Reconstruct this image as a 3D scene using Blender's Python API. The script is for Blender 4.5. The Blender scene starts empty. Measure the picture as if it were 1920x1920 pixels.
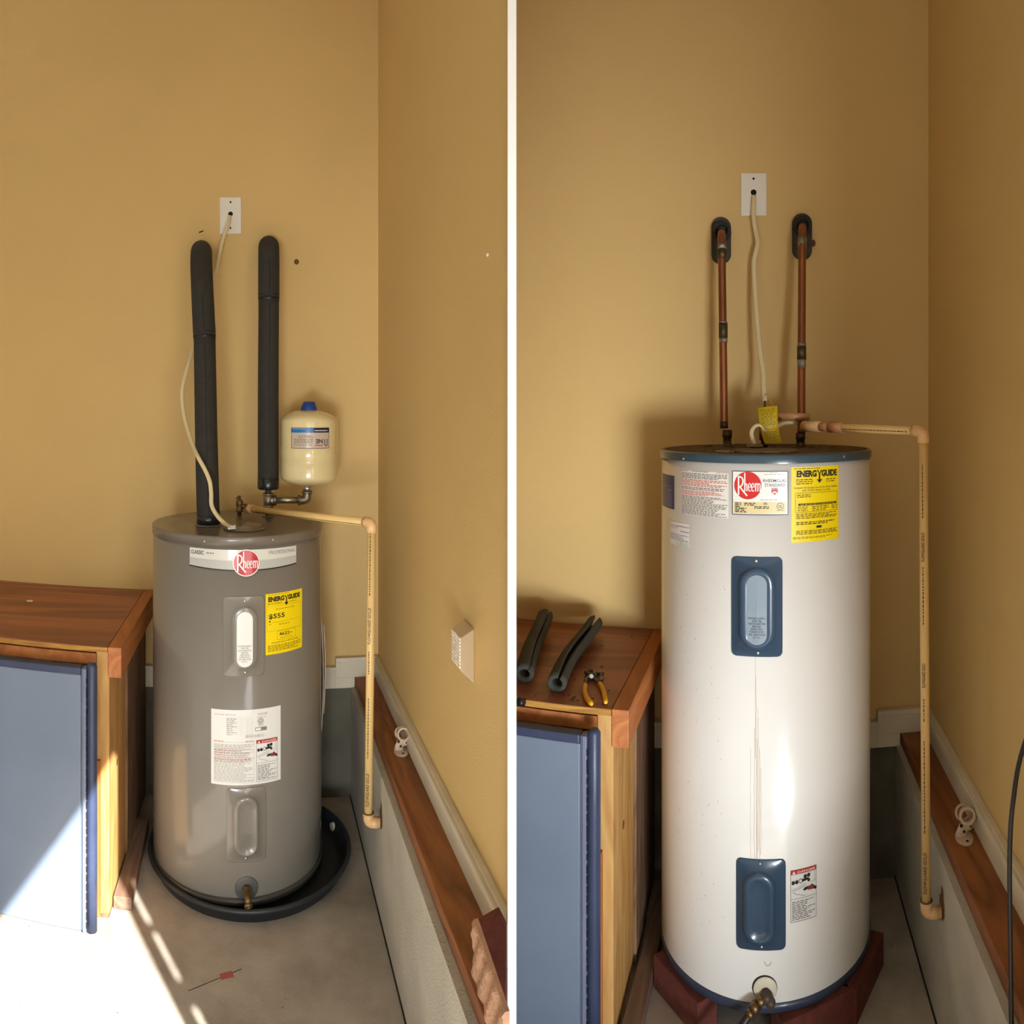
import bpy, math, random
from mathutils import Vector, Matrix
random.seed(7)
PI = math.pi
S = bpy.context.scene

# ------------------------------------------------------------------ camera, world, sun, exposure
F = 1350.0            # panorama scale: pixels per radian (1920 px frame)
HZ = 772.0            # row of the horizon
EYE = 1.55            # camera height
AZ_L, AZ_R = -0.35333, 0.35259   # headings of the two bays as seen from the camera
cd = bpy.data.cameras.new('camera')
cam = bpy.data.objects.new('camera', cd)
S.collection.objects.link(cam)
cam.location = (0, 0, EYE)
cam.rotation_euler = (PI / 2, 0, 0)
cd.type = 'PANO'
cd.panorama_type = 'CENTRAL_CYLINDRICAL'
cd.central_cylindrical_range_u_min = -960 / F
cd.central_cylindrical_range_u_max = 960 / F
cd.central_cylindrical_range_v_min = -960 / F
cd.central_cylindrical_range_v_max = 960 / F
cd.central_cylindrical_radius = 1.0
cd.sensor_width = 36
cd.lens = F / 1920 * 36
cd.shift_y = -(960 - HZ) / 1920
cd.clip_start = 0.02
S.camera = cam

S.view_settings.view_transform = 'Standard'
S.view_settings.look = 'None'
S.view_settings.gamma = 1.0
S.view_settings.use_curve_mapping = False
S.view_settings.exposure = 1.42
try:
    S.cycles.use_denoising = True
    S.cycles.sample_clamp_indirect = 6.0
    S.cycles.max_bounces = 10
    S.cycles.diffuse_bounces = 6
except Exception:
    pass

SUN_EL = math.atan(0.726)
sun_travel = Vector((-0.757, 0.654, -0.726)).normalized()
w = bpy.data.worlds.new('world'); S.world = w
w.use_nodes = True
wn = w.node_tree.nodes; wl = w.node_tree.links
bg = wn['Background']
sky = wn.new('ShaderNodeTexSky')
sky.sky_type = 'NISHITA'
sky.sun_disc = False
sky.sun_elevation = SUN_EL
sky.sun_rotation = math.atan2(0.757, -0.654)
sky.altitude = 100
sky.air_density = 1.0
sky.dust_density = 1.5
wl.new(sky.outputs[0], bg.inputs[0])
bg.inputs[1].default_value = 0.18
sd = bpy.data.lights.new('sun', 'SUN')
sd.energy = 8.0
sd.angle = math.radians(0.5)
sd.color = (1.0, 0.98, 0.95)
so = bpy.data.objects.new('sun', sd); S.collection.objects.link(so)
so.rotation_euler = sun_travel.to_track_quat('-Z', 'Y').to_euler()
so.location = (3, -3, 4)

# added fill lamp in the made-up rear doorway, brightens the right bay
ad = bpy.data.lights.new('added_fill_lamp', 'AREA')
ad.shape = 'RECTANGLE'; ad.size = 1.35; ad.size_y = 0.8; ad.energy = 7.0; ad.spread = math.radians(48)
ad.color = (0.90, 0.95, 1.0)
ao = bpy.data.objects.new('added_fill_lamp', ad); S.collection.objects.link(ao)
ao.location = (0.72, -2.90, 0.48)
ao.rotation_euler = Vector((0.02, 1.0, 0.10)).to_track_quat('-Z', 'Y').to_euler()

# ------------------------------------------------------------------ helpers
class Bay:
    """One corner of the room; coordinates x right, y away, z up, measured from the camera's foot."""
    def __init__(s, az, u0): s.az = az; s.u0 = u0; s.th = -az; s.c = math.cos(-az); s.s = math.sin(-az)
    def W(s, p): return Vector((p[0] * s.c - p[1] * s.s, p[0] * s.s + p[1] * s.c, p[2] if len(p) > 2 else 0))
    def at_y(s, u, v, y):
        a = (u - s.u0) / F; d = y / math.cos(a)
        return Vector((y * math.tan(a), y, EYE - (v - HZ) / F * d))
    def at_x(s, u, v, x):
        a = (u - s.u0) / F; d = x / math.sin(a)
        return Vector((x, d * math.cos(a), EYE - (v - HZ) / F * d))
    def at_z(s, u, v, z):
        a = (u - s.u0) / F; d = F * (EYE - z) / (v - HZ)
        return Vector((d * math.sin(a), d * math.cos(a), z))
L = Bay(AZ_L, 483.0)
R = Bay(AZ_R, 1436.0)
WORLD = Bay(0.0, 960.0)

def lin(c):
    c = c / 255.0
    return c / 12.92 if c <= 0.04045 else ((c + 0.055) / 1.055) ** 2.4
def col(r, g, b): return (lin(r), lin(g), lin(b), 1.0)

MATS = {}
def mat(name, rgb, rough=0.6, metal=0.0, vary=0.08, scale=8.0, bump=0.0, bscale=60.0, coat=0.0, rgb2=None, spec=0.5, detail=4.0, stretch=(1, 1, 1)):
    if name in MATS: return MATS[name]
    m = bpy.data.materials.new(name); m.use_nodes = True
    n = m.node_tree.nodes; l = m.node_tree.links
    b = n['Principled BSDF']
    b.inputs['Roughness'].default_value = rough
    b.inputs['Metallic'].default_value = metal
    b.inputs['Coat Weight'].default_value = coat
    b.inputs['Specular IOR Level'].default_value = spec
    c1 = col(*rgb)
    if rgb2: c2 = col(*rgb2)
    else: c2 = tuple(x * (1 - vary) for x in c1[:3]) + (1,); c1 = tuple(min(1, x * (1 + vary)) for x in c1[:3]) + (1,)
    tc = n.new('ShaderNodeTexCoord')
    mp = n.new('ShaderNodeMapping'); mp.inputs['Scale'].default_value = stretch
    l.new(tc.outputs['Object'], mp.inputs[0])
    no = n.new('ShaderNodeTexNoise'); no.inputs['Scale'].default_value = scale; no.inputs['Detail'].default_value = detail
    l.new(mp.outputs[0], no.inputs['Vector'])
    cr = n.new('ShaderNodeValToRGB')
    cr.color_ramp.elements[0].position = 0.3; cr.color_ramp.elements[0].color = c2
    cr.color_ramp.elements[1].position = 0.7; cr.color_ramp.elements[1].color = c1
    l.new(no.outputs['Fac'], cr.inputs[0]); l.new(cr.outputs[0], b.inputs['Base Color'])
    if bump > 0:
        n2 = n.new('ShaderNodeTexNoise'); n2.inputs['Scale'].default_value = bscale; n2.inputs['Detail'].default_value = 3
        l.new(mp.outputs[0], n2.inputs['Vector'])
        bp = n.new('ShaderNodeBump'); bp.inputs['Strength'].default_value = bump; bp.inputs['Distance'].default_value = 0.002
        l.new(n2.outputs['Fac'], bp.inputs['Height']); l.new(bp.outputs[0], b.inputs['Normal'])
    MATS[name] = m
    return m
def plain(name, rgb, rough=0.5, **k): return mat(name, rgb, rough, vary=0.02, scale=20, **k)

def wood(name, light, dark, along='z', rough=0.6, ring=14.0, coat=0.0):
    if name in MATS: return MATS[name]
    m = bpy.data.materials.new(name); m.use_nodes = True
    n = m.node_tree.nodes; l = m.node_tree.links
    b = n['Principled BSDF']; b.inputs['Roughness'].default_value = rough; b.inputs['Coat Weight'].default_value = coat
    tc = n.new('ShaderNodeTexCoord'); mp = n.new('ShaderNodeMapping')
    st = {'x': (0.12, 1, 1), 'y': (1, 0.12, 1), 'z': (1, 1, 0.12)}[along]
    mp.inputs['Scale'].default_value = st
    l.new(tc.outputs['Object'], mp.inputs[0])
    no = n.new('ShaderNodeTexNoise'); no.inputs['Scale'].default_value = ring; no.inputs['Detail'].default_value = 2; no.inputs['Distortion'].default_value = 0.6
    l.new(mp.outputs[0], no.inputs['Vector'])
    ma = n.new('ShaderNodeMath'); ma.operation = 'MULTIPLY'; ma.inputs[1].default_value = 9.0
    l.new(no.outputs['Fac'], ma.inputs[0])
    fr = n.new('ShaderNodeMath'); fr.operation = 'PINGPONG'; fr.inputs[1].default_value = 1.0
    l.new(ma.outputs[0], fr.inputs[0])
    fi = n.new('ShaderNodeTexNoise'); fi.inputs['Scale'].default_value = 160; fi.inputs['Detail'].default_value = 3
    l.new(mp.outputs[0], fi.inputs['Vector'])
    mx = n.new('ShaderNodeMath'); mx.operation = 'MULTIPLY_ADD'; mx.inputs[1].default_value = 0.5
    l.new(fi.outputs['Fac'], mx.inputs[0]); 
    m3 = n.new('ShaderNodeMath'); m3.operation = 'MULTIPLY'; m3.inputs[1].default_value = 0.55
    l.new(fr.outputs[0], m3.inputs[0]); l.new(m3.outputs[0], mx.inputs[2])
    cr = n.new('ShaderNodeValToRGB')
    cr.color_ramp.elements[0].position = 0.15; cr.color_ramp.elements[0].color = col(*light)
    cr.color_ramp.elements[1].position = 0.85; cr.color_ramp.elements[1].color = col(*dark)
    l.new(mx.outputs[0], cr.inputs[0]); l.new(cr.outputs[0], b.inputs['Base Color'])
    bp = n.new('ShaderNodeBump'); bp.inputs['Strength'].default_value = 0.25; bp.inputs['Distance'].default_value = 0.001
    l.new(mx.outputs[0], bp.inputs['Height']); l.new(bp.outputs[0], b.inputs['Normal'])
    MATS[name] = m
    return m

BASE = {}
def tagit(o, label=None, cat=None, group=None, kind=None):
    if label: o['label'] = label
    if cat: o['category'] = cat
    if group: o['group'] = group
    if kind: o['kind'] = kind
    return o
def thing(name, bay, base, label, cat, group=None):
    o = bpy.data.objects.new(name, None); S.collection.objects.link(o)
    o.empty_display_size = 0.05
    base = Vector(base)
    o.location = bay.W(base); o.rotation_euler = (0, 0, bay.th)
    BASE[o.name] = base
    return tagit(o, label, cat, group)

class MB:
    def __init__(s): s.v = []; s.f = []; s.smooth = []
    def add(s, vs, fs, sm=False):
        k = len(s.v); s.v += [Vector(p) for p in vs]
        s.f += [tuple(i + k for i in f) for f in fs]; s.smooth += [sm] * len(fs)
        return s
    def box(s, a, b):
        (x0, y0, z0), (x1, y1, z1) = a, b
        x0, x1 = min(x0, x1), max(x0, x1); y0, y1 = min(y0, y1), max(y0, y1); z0, z1 = min(z0, z1), max(z0, z1)
        return s.prism([(x0, y0), (x1, y0), (x1, y1), (x0, y1)], z0, z1)
    def prism(s, poly, z0, z1):
        ar = sum(poly[i][0] * poly[(i + 1) % len(poly)][1] - poly[(i + 1) % len(poly)][0] * poly[i][1] for i in range(len(poly)))
        if ar < 0: poly = poly[::-1]
        n = len(poly)
        vs = [(p[0], p[1], z0) for p in poly] + [(p[0], p[1], z1) for p in poly]
        fs = [tuple(range(n - 1, -1, -1)), tuple(range(n, 2 * n))] + [(i, (i + 1) % n, n + (i + 1) % n, n + i) for i in range(n)]
        return s.add(vs, fs)
    def obox(s, c, ax, ay, az):
        """box from centre and three half-axis vectors"""
        c = Vector(c); ax = Vector(ax); ay = Vector(ay); az = Vector(az)
        vs = [c + i * ax + j * ay + k * az for k in (-1, 1) for i, j in ((-1, -1), (1, -1), (1, 1), (-1, 1))]
        fs = [(3, 2, 1, 0), (4, 5, 6, 7), (0, 1, 5, 4), (1, 2, 6, 5), (2, 3, 7, 6), (3, 0, 4, 7)]
        if ax.cross(ay).dot(az) < 0: fs = [f[::-1] for f in fs]
        return s.add(vs, fs)
    def lathe(s, prof, c, axis=(0, 0, 1), n=48, closed=True, a0=0.0, a1=2 * PI):
        """prof: list of (r, h) along the axis from point c"""
        c = Vector(c); ax = Vector(axis).normalized()
        t = Vector((1, 0, 0)) if abs(ax.x) < 0.9 else Vector((0, 1, 0))
        e1 = (t - ax * t.dot(ax)).normalized(); e2 = ax.cross(e1)
        full = abs(a1 - a0 - 2 * PI) < 1e-6
        m = n if full else n + 1
        k = len(s.v)
        for r, h in prof:
            for i in range(m):
                a = a0 + (a1 - a0) * i / n
                s.v.append(c + ax * h + (e1 * math.cos(a) + e2 * math.sin(a)) * r)
        for j in range(len(prof) - 1):
            for i in range(n):
                i2 = (i + 1) % m
                s.f.append((k + j * m + i, k + j * m + i2, k + (j + 1) * m + i2, k + (j + 1) * m + i)); s.smooth.append(True)
        if closed and full:
            if prof[0][0] > 1e-6: s.f.append(tuple(k + i for i in range(m - 1, -1, -1))); s.smooth.append(False)
            if prof[-1][0] > 1e-6: s.f.append(tuple(k + (len(prof) - 1) * m + i for i in range(m))); s.smooth.append(False)
        return s
    def cyl(s, a, b, r, n=24, r2=None):
        a = Vector(a); b = Vector(b); h = (b - a).length
        return s.lathe([(r, 0), (r if r2 is None else r2, h)], a, b - a, n)
    def tube(s, pts, r, n=12, flat=None, caps=True, up=(0, -1, 0)):
        """r a number or list; flat = (half width, half thickness) for a strip"""
        P = [Vector(p) for p in pts]; k = len(s.v); N = len(P)
        prev = Vector(up)
        for i, p in enumerate(P):
            d = (P[min(i + 1, N - 1)] - P[max(i - 1, 0)]).normalized()
            e1 = prev - d * prev.dot(d)
            if e1.length < 1e-4: e1 = Vector((1, 0, 0)) - d * d.x
            e1.normalize(); prev = e1; e2 = d.cross(e1)
            rr = r[i] if isinstance(r, (list, tuple)) else r
            for j in range(n):
                a = 2 * PI * j / n
                if flat: q = e2 * math.cos(a) * flat[0] + e1 * math.sin(a) * flat[1]
                else: q = (e1 * math.cos(a) + e2 * math.sin(a)) * rr
                s.v.append(p + q)
        for i in range(N - 1):
            for j in range(n):
                j2 = (j + 1) % n
                s.f.append((k + i * n + j, k + i * n + j2, k + (i + 1) * n + j2, k + (i + 1) * n + j)); s.smooth.append(True)
        if caps:
            s.f.append(tuple(k + j for j in range(n - 1, -1, -1))); s.smooth.append(False)
            s.f.append(tuple(k + (N - 1) * n + j for j in range(n))); s.smooth.append(False)
        return s
    def sphere(s, c, r, n=16, sq=(1, 1, 1)):
        k = len(s.v); s.lathe([(max(1e-5, r * math.sin(PI * i / n)), -r * math.cos(PI * i / n)) for i in range(n + 1)], (0, 0, 0), (0, 0, 1), n * 2, closed=False)
        for i in range(k, len(s.v)): q = s.v[i]; s.v[i] = Vector((c[0] + q.x * sq[0], c[1] + q.y * sq[1], c[2] + q.z * sq[2]))
        return s
    def build(s, name, m, parent=None, bay=None, base=(0, 0, 0), bevel=0, label=None, cat=None, group=None, kind=None):
        if parent is not None:
            b = BASE[parent.name]
        else: b = Vector(base)
        me = bpy.data.meshes.new(name)
        me.from_pydata([tuple(p - b) for p in s.v], [], s.f)
        me.polygons.foreach_set('use_smooth', s.smooth)
        me.materials.append(m); me.update()
        o = bpy.data.objects.new(name, me); S.collection.objects.link(o)
        if parent is not None: o.parent = parent
        else: o.location = bay.W(b); o.rotation_euler = (0, 0, bay.th)
        BASE[o.name] = b
        if bevel:
            md = o.modifiers.new('bevel', 'BEVEL'); md.width = bevel; md.segments = 2; md.limit_method = 'ANGLE'
        if kind is None and parent is not None and ('print' in name or 'lettering' in name or name in ('figures', 'heading', 'stitching', 'screw_holes', 'danger_drawing', 'danger_word', 'rust_streaks', 'dirt_specks', 'shield_arcs', 'lens_array')): kind = 'stuff'
        return tagit(o, label, cat, group, kind)

def smoothpts(P, n=6):
    P = [Vector(p) for p in P]; out = []
    for i in range(len(P) - 1):
        p0 = P[max(i - 1, 0)]; p1 = P[i]; p2 = P[i + 1]; p3 = P[min(i + 2, len(P) - 1)]
        for k in range(n):
            t = k / n
            out.append(0.5 * ((2 * p1) + (p2 - p0) * t + (2 * p0 - 5 * p1 + 4 * p2 - p3) * t * t + (3 * p1 - p0 - 3 * p2 + p3) * t ** 3))
    out.append(P[-1]); return out

# ---- flat print laid on a cylinder or plane: a Sheet maps (s, t) in 0..1 (t downwards) to a point
class Cyl:
    def __init__(s, bay, cx, cy, r): s.bay = bay; s.cx = cx; s.cy = cy; s.r = r
    def hit(s, u, v, off=0.0):
        a = (u - s.bay.u0) / F; dx, dy = math.sin(a), math.cos(a); r = s.r + off
        b = dx * s.cx + dy * s.cy; c = s.cx ** 2 + s.cy ** 2 - r * r
        q = b * b - c
        d = b - math.sqrt(max(q, 0.0))
        x, y = d * dx - s.cx, d * dy - s.cy
        return math.atan2(x, -y), EYE - (v - HZ) / F * d
    def pt(s, ph, z, off=0.0): return Vector((s.cx + (s.r + off) * math.sin(ph), s.cy - (s.r + off) * math.cos(ph), z))
class Sheet:
    def __init__(s, fn, w, h): s.fn = fn; s.w = w; s.h = h
    def p(s, a, b, off): return s.fn(a, b, off)
def cyl_sheet(c, u0, v0, u1, v1, off=0.0, vc=None):
    """label whose left/right edges are at columns u0,u1; top and bottom rows v0,v1 read at the middle column"""
    um = (u0 + u1) / 2; vm = (v0 + v1) / 2
    p0 = c.hit(u0, vm)[0]; p1 = c.hit(u1, vm)[0]
    z0 = c.hit(um, v0)[1]; z1 = c.hit(um, v1)[1]
    return Sheet(lambda a, b, o: c.pt(p0 + (p1 - p0) * a, z0 + (z1 - z0) * b, off + o), abs(p1 - p0) * c.r, abs(z0 - z1))

def patch(sh, a0, b0, a1, b1, off, na=None, mb=None):
    mb = mb or MB(); na = na or max(2, int(abs(a1 - a0) * sh.w / 0.008) + 1)
    vs = [sh.p(a0 + (a1 - a0) * i / na, b, off) for b in (b0, b1) for i in range(na + 1)]
    fs = [(i + na + 1, i + na + 2, i + 1, i) for i in range(na)]
    return mb.add(vs, fs, True)
def disc(sh, ca, cb, r, off, mb=None, r0=0.0, n=40, ry=None):
    """disc or ring; r in metres"""
    mb = mb or MB(); ry = ry or r; rings = 5; vs = []; fs = []
    for j in range(rings + 1):
        q = r0 + (1 - r0) * j / rings if r0 else j / rings
        for i in range(n):
            t = 2 * PI * i / n
            vs.append(sh.p(ca + r * q * math.cos(t) / sh.w, cb - ry * q * math.sin(t) / sh.h, off))
    for j in range(rings):
        for i in range(n):
            i2 = (i + 1) % n
            fs.append((j * n + i, (j + 1) * n + i, (j + 1) * n + i2, j * n + i2))
    return mb.add(vs, fs, True)
def stroke(sh, pts, wd, off, mb):
    """ribbon through (a, b) points, wd in metres"""
    Q = [(p[0] * sh.w, p[1] * sh.h) for p in pts]; R2 = []
    for i in range(len(Q) - 1):
        n = max(1, int(math.hypot(Q[i + 1][0] - Q[i][0], Q[i + 1][1] - Q[i][1]) / 0.01))
        for k in range(n): R2.append((Q[i][0] + (Q[i + 1][0] - Q[i][0]) * k / n, Q[i][1] + (Q[i + 1][1] - Q[i][1]) * k / n))
    R2.append(Q[-1]); N = len(R2); vs = []
    for i, q in enumerate(R2):
        a = R2[max(i - 1, 0)]; b = R2[min(i + 1, N - 1)]
        dx, dy = b[0] - a[0], b[1] - a[1]; m = math.hypot(dx, dy) or 1
        nx, ny = -dy / m * wd / 2, dx / m * wd / 2
        vs += [sh.p((q[0] + nx) / sh.w, (q[1] + ny) / sh.h, off), sh.p((q[0] - nx) / sh.w, (q[1] - ny) / sh.h, off)]
    fs = [(2 * i, 2 * i + 1, 2 * i + 3, 2 * i + 2) for i in range(N - 1)]
    return mb.add(vs, fs, True)
def frame(sh, a0, b0, a1, b1, wd, off, mb):
    for q in (((a0, b0), (a1, b0)), ((a1, b0), (a1, b1)), ((a1, b1), (a0, b1)), ((a0, b1), (a0, b0))): stroke(sh, q, wd, off, mb)
    return mb
def fineprint(sh, a0, b0, a1, b1, rows, off, mb, fill=0.85, rnd=None, thick=0.42, ragged=0.3, word=(0.004, 0.013)):
    rnd = rnd or random.Random(3); hh = (b1 - b0) / rows
    for i in range(rows):
        y0 = b0 + hh * i + hh * (1 - thick) / 2; x = a0; end = a1 - (a1 - a0) * ragged * rnd.random() ** 2
        while x < end - 0.002 / sh.w:
            ww = rnd.uniform(*word) / sh.w; x2 = min(x + ww, end)
            patch(sh, x, y0, x2, y0 + hh * thick, off, na=2, mb=mb); x = x2 + (1 - fill) * 0.012 / sh.w + 0.0006 / sh.w
    return mb

_dg = None
def text_tris(body, bold=0.0):
    cu = bpy.data.curves.new('text', 'FONT'); cu.body = body; cu.size = 1; cu.offset = bold; cu.resolution_u = 3
    cu.align_x = 'CENTER'
    o = bpy.data.objects.new('text', cu); S.collection.objects.link(o)
    bpy.context.view_layer.update()
    me = bpy.data.meshes.new_from_object(o.evaluated_get(bpy.context.evaluated_depsgraph_get()))
    vs = [(v.co.x, v.co.y) for v in me.vertices]; fs = [tuple(p.vertices) for p in me.polygons]
    nz = [p.normal.z for p in me.polygons]
    fs = [f if z > 0 else f[::-1] for f, z in zip(fs, nz)]
    bpy.data.objects.remove(o); bpy.data.curves.remove(cu); bpy.data.meshes.remove(me)
    return vs, fs
def lettering(sh, body, a0, b0, a1, b1, off, mb, bold=0.0, flip=False):
    """fit the text to the rectangle a0..a1, b0..b1"""
    vs, fs = text_tris(body, bold)
    x0 = min(v[0] for v in vs); x1 = max(v[0] for v in vs); y0 = min(v[1] for v in vs); y1 = max(v[1] for v in vs)
    out = []
    for x, y in vs:
        s_ = (x - x0) / (x1 - x0); t_ = (y1 - y) / (y1 - y0)
        if flip: s_, t_ = 1 - s_, 1 - t_
        out.append(sh.p(a0 + (a1 - a0) * s_, b0 + (b1 - b0) * t_, off))
    return mb.add(out, fs)

E1, E2, E3, E4 = 0.0006, 0.0011, 0.0016, 0.0021

# ------------------------------------------------------------------ materials
M_wall = mat('painted_drywall', (210, 179, 118), 0.62, vary=0.03, scale=1.6, bump=0.35, bscale=220, spec=0.3)
M_ceil = mat('ceiling_paint', (225, 225, 222), 0.9)
M_base = mat('baseboard_paint', (214, 204, 180), 0.5, vary=0.06, scale=9)
M_white = plain('white_trim_paint', (245, 245, 243), 0.45)
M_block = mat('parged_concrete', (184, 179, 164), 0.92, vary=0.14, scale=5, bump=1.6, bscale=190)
M_block2 = mat('dark_shaded_block', (104, 100, 86), 0.95, vary=0.2, scale=7, bump=1.6, bscale=150)  # unpainted block, its colour darkened to carry the shade along the back
M_joint = plain('dark_joint', (40, 36, 30), 0.95)
M_floor = None
M_ledge = wood('ledge_wood', (158, 98, 52), (112, 64, 32), 'y', 0.55, 10)
M_ply = wood('bench_plywood', (176, 108, 72), (128, 74, 48), 'x', 0.5, 5, coat=0.08)
M_plyedge = wood('plywood_edge', (206, 156, 72), (160, 110, 45), 'x', 0.75, 20)
M_rail = wood('bench_rail_wood', (202, 130, 70), (168, 98, 50), 'y', 0.55, 9)
M_pine = wood('pine_stud', (206, 164, 100), (178, 128, 66), 'z', 0.6, 14)
M_old = wood('weathered_stud', (142, 108, 76), (98, 70, 50), 'z', 0.75, 16)
M_oldy = wood('weathered_plank', (140, 112, 90), (104, 80, 66), 'y', 0.8, 12)
M_orange = wood('orange_ply_strip', (200, 128, 62), (164, 96, 44), 'z', 0.7, 16)
M_panel = mat('slate_blue_panel', (116, 130, 152), 0.38, vary=0.10, scale=3.0, rgb2=(106, 120, 140), coat=0.15)
M_paneldk = mat('dark_blue_edge', (54, 64, 92), 0.4, vary=0.12, scale=14, bump=0.3, bscale=40)
M_black = mat('black_foam', (44, 42, 38), 0.8, vary=0.2, scale=40, bump=1.0, bscale=420)
M_foam2 = mat('grey_foam', (66, 64, 56), 0.9, vary=0.12, scale=30, bump=0.8, bscale=300)
M_tape = plain('black_tape', (26, 27, 30), 0.25)
M_grey = mat('grey_enamel', (132, 127, 118), 0.24, vary=0.025, scale=3, coat=0.5)
M_greytop = mat('grey_enamel_lid', (112, 104, 94), 0.3, vary=0.05, scale=6, coat=0.3)
M_tankw = mat('white_enamel', (236, 235, 231), 0.2, vary=0.02, scale=3, coat=0.5)
M_capblue = mat('slate_blue_enamel', (56, 78, 90), 0.28, vary=0.08, scale=6, coat=0.3)
M_covblue = mat('blue_cover_plastic', (52, 74, 96), 0.28, vary=0.06, scale=4, coat=0.3)
M_rust = mat('dusty_rust', (112, 88, 58), 0.95, vary=0.25, scale=40, rgb2=(76, 58, 38), bump=1.0, bscale=150)
M_panblk = mat('black_pan_plastic', (38, 42, 46), 0.42, vary=0.12, scale=10)
M_paper = plain('label_paper', (232, 232, 228), 0.32, coat=0.3)
M_metal = plain('brushed_plate', (214, 214, 206), 0.35, coat=0.4)
M_ink = plain('black_ink', (32, 28, 24), 0.5)
M_inkg = plain('grey_ink', (120, 120, 116), 0.5)
M_inkr = plain('red_ink', (196, 60, 44), 0.5)
M_brick_ink = plain('logo_red', (204, 34, 26), 0.3, coat=0.3)
M_logo2 = plain('badge_red', (190, 36, 56), 0.2, coat=0.6)
M_yellow = plain('energy_yellow', (244, 216, 6), 0.4)
M_tan = plain('plate_tan', (220, 204, 152), 0.4)
M_navy = plain('navy_label', (42, 54, 96), 0.35)
M_silver = mat('steel_screw', (200, 198, 190), 0.3, metal=0.9, vary=0.05)
M_galv = mat('galvanised_steel', (150, 140, 120), 0.38, metal=0.85, vary=0.15, scale=50, bump=0.4, bscale=120)
M_brass = mat('brass', (132, 108, 72), 0.42, metal=0.9, vary=0.15, scale=40)
M_bronze = mat('aged_bronze', (118, 92, 62), 0.45, metal=0.7, vary=0.2, scale=60)
M_copper = mat('copper_pipe', (172, 108, 66), 0.42, metal=0.75, vary=0.3, scale=16, rgb2=(120, 78, 52), stretch=(1, 1, 0.25))
M_solder = mat('solder', (176, 170, 150), 0.5, metal=0.6, vary=0.3, scale=90, rgb2=(90, 84, 70))
M_cpvc = plain('cpvc_pipe', (226, 190, 124), 0.38)
M_cpvcf = plain('cpvc_fitting', (222, 180, 128), 0.42)
M_cpvct = plain('cpvc_tan', (196, 142, 96), 0.45)
M_cable = plain('cable_sheath', (214, 196, 152), 0.5)
M_cream = plain('cream_enamel', (224, 206, 156), 0.18, coat=0.5)
M_bluecap = plain('blue_plastic', (24, 66, 140), 0.4)
M_lblue = plain('label_blue', (20, 108, 176), 0.3)
M_plate = plain('white_cover_plate', (226, 222, 210), 0.45)
M_hole = plain('dark_hole', (24, 18, 14), 0.95)
M_redbrick = mat('red_brick', (98, 46, 36), 0.92, vary=0.25, scale=30, bump=1.0, bscale=120)
M_mortar = mat('brick_mortar_face', (184, 142, 112), 0.95, vary=0.18, scale=24, bump=1.0, bscale=140)
M_clip = mat('beige_clip_plastic', (196, 172, 146), 0.5, vary=0.06, scale=40)
M_cord = plain('black_cord', (30, 28, 26), 0.45)
M_tag = mat('yellow_tag', (206, 176, 24), 0.5, vary=0.05, scale=30)
M_plierg = mat('plier_steel', (112, 104, 92), 0.45, metal=0.7, vary=0.2, scale=60)
M_ploy = plain('yellow_grip', (236, 170, 20), 0.4)
M_mark = plain('red_floor_paint', (168, 96, 88), 0.9)
M_spot = plain('wall_stain', (110, 74, 40), 0.9)
M_green = plain('green_print', (120, 170, 110), 0.5)
M_ground = mat('driveway_concrete', (200, 192, 178), 0.9, vary=0.08, scale=1.5)

# floor: stained concrete with hairline cracks
def floor_mat():
    m = bpy.data.materials.new('garage_concrete'); m.use_nodes = True
    n = m.node_tree.nodes; l = m.node_tree.links; b = n['Principled BSDF']; b.inputs['Roughness'].default_value = 0.75
    tc = n.new('ShaderNodeTexCoord')
    a = n.new('ShaderNodeTexNoise'); a.inputs['Scale'].default_value = 3.2; a.inputs['Detail'].default_value = 8; a.inputs['Roughness'].default_value = 0.65
    l.new(tc.outputs['Object'], a.inputs['Vector'])
    cr = n.new('ShaderNodeValToRGB'); e = cr.color_ramp.elements
    e[0].position = 0.3; e[0].color = col(142, 132, 118); e[1].position = 0.72; e[1].color = col(194, 184, 170)
    l.new(a.outputs['Fac'], cr.inputs[0])
    vo = n.new('ShaderNodeTexVoronoi'); vo.feature = 'F1'; vo.inputs['Scale'].default_value = 26
    l.new(tc.outputs['Object'], vo.inputs['Vector'])
    c2 = n.new('ShaderNodeValToRGB'); e = c2.color_ramp.elements
    e[0].position = 0.03; e[0].color = (0.3, 0.24, 0.2, 1); e[1].position = 0.11; e[1].color = (1, 1, 1, 1)
    l.new(vo.outputs['Distance'], c2.inputs[0])
    mk = n.new('ShaderNodeTexNoise'); mk.inputs['Scale'].default_value = 7
    l.new(tc.outputs['Object'], mk.inputs['Vector'])
    mr = n.new('ShaderNodeValToRGB'); mr.color_ramp.elements[0].position = 0.5; mr.color_ramp.elements[1].position = 0.62
    l.new(mk.outputs['Fac'], mr.inputs[0])
    mx = n.new('ShaderNodeMix'); mx.data_type = 'RGBA'; mx.blend_type = 'MULTIPLY'
    l.new(mr.outputs[0], mx.inputs[0]); l.new(cr.outputs[0], mx.inputs[6]); l.new(c2.outputs[0], mx.inputs[7])
    l.new(mx.outputs[2], b.inputs['Base Color'])
    bp = n.new('ShaderNodeBump'); bp.inputs['Strength'].default_value = 0.3; bp.inputs['Distance'].default_value = 0.002
    a2 = n.new('ShaderNodeTexNoise'); a2.inputs['Scale'].default_value = 180
    l.new(tc.outputs['Object'], a2.inputs['Vector']); l.new(a2.outputs['Fac'], bp.inputs['Height']); l.new(bp.outputs[0], b.inputs['Normal'])
    return m
M_floor = floor_mat()

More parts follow.
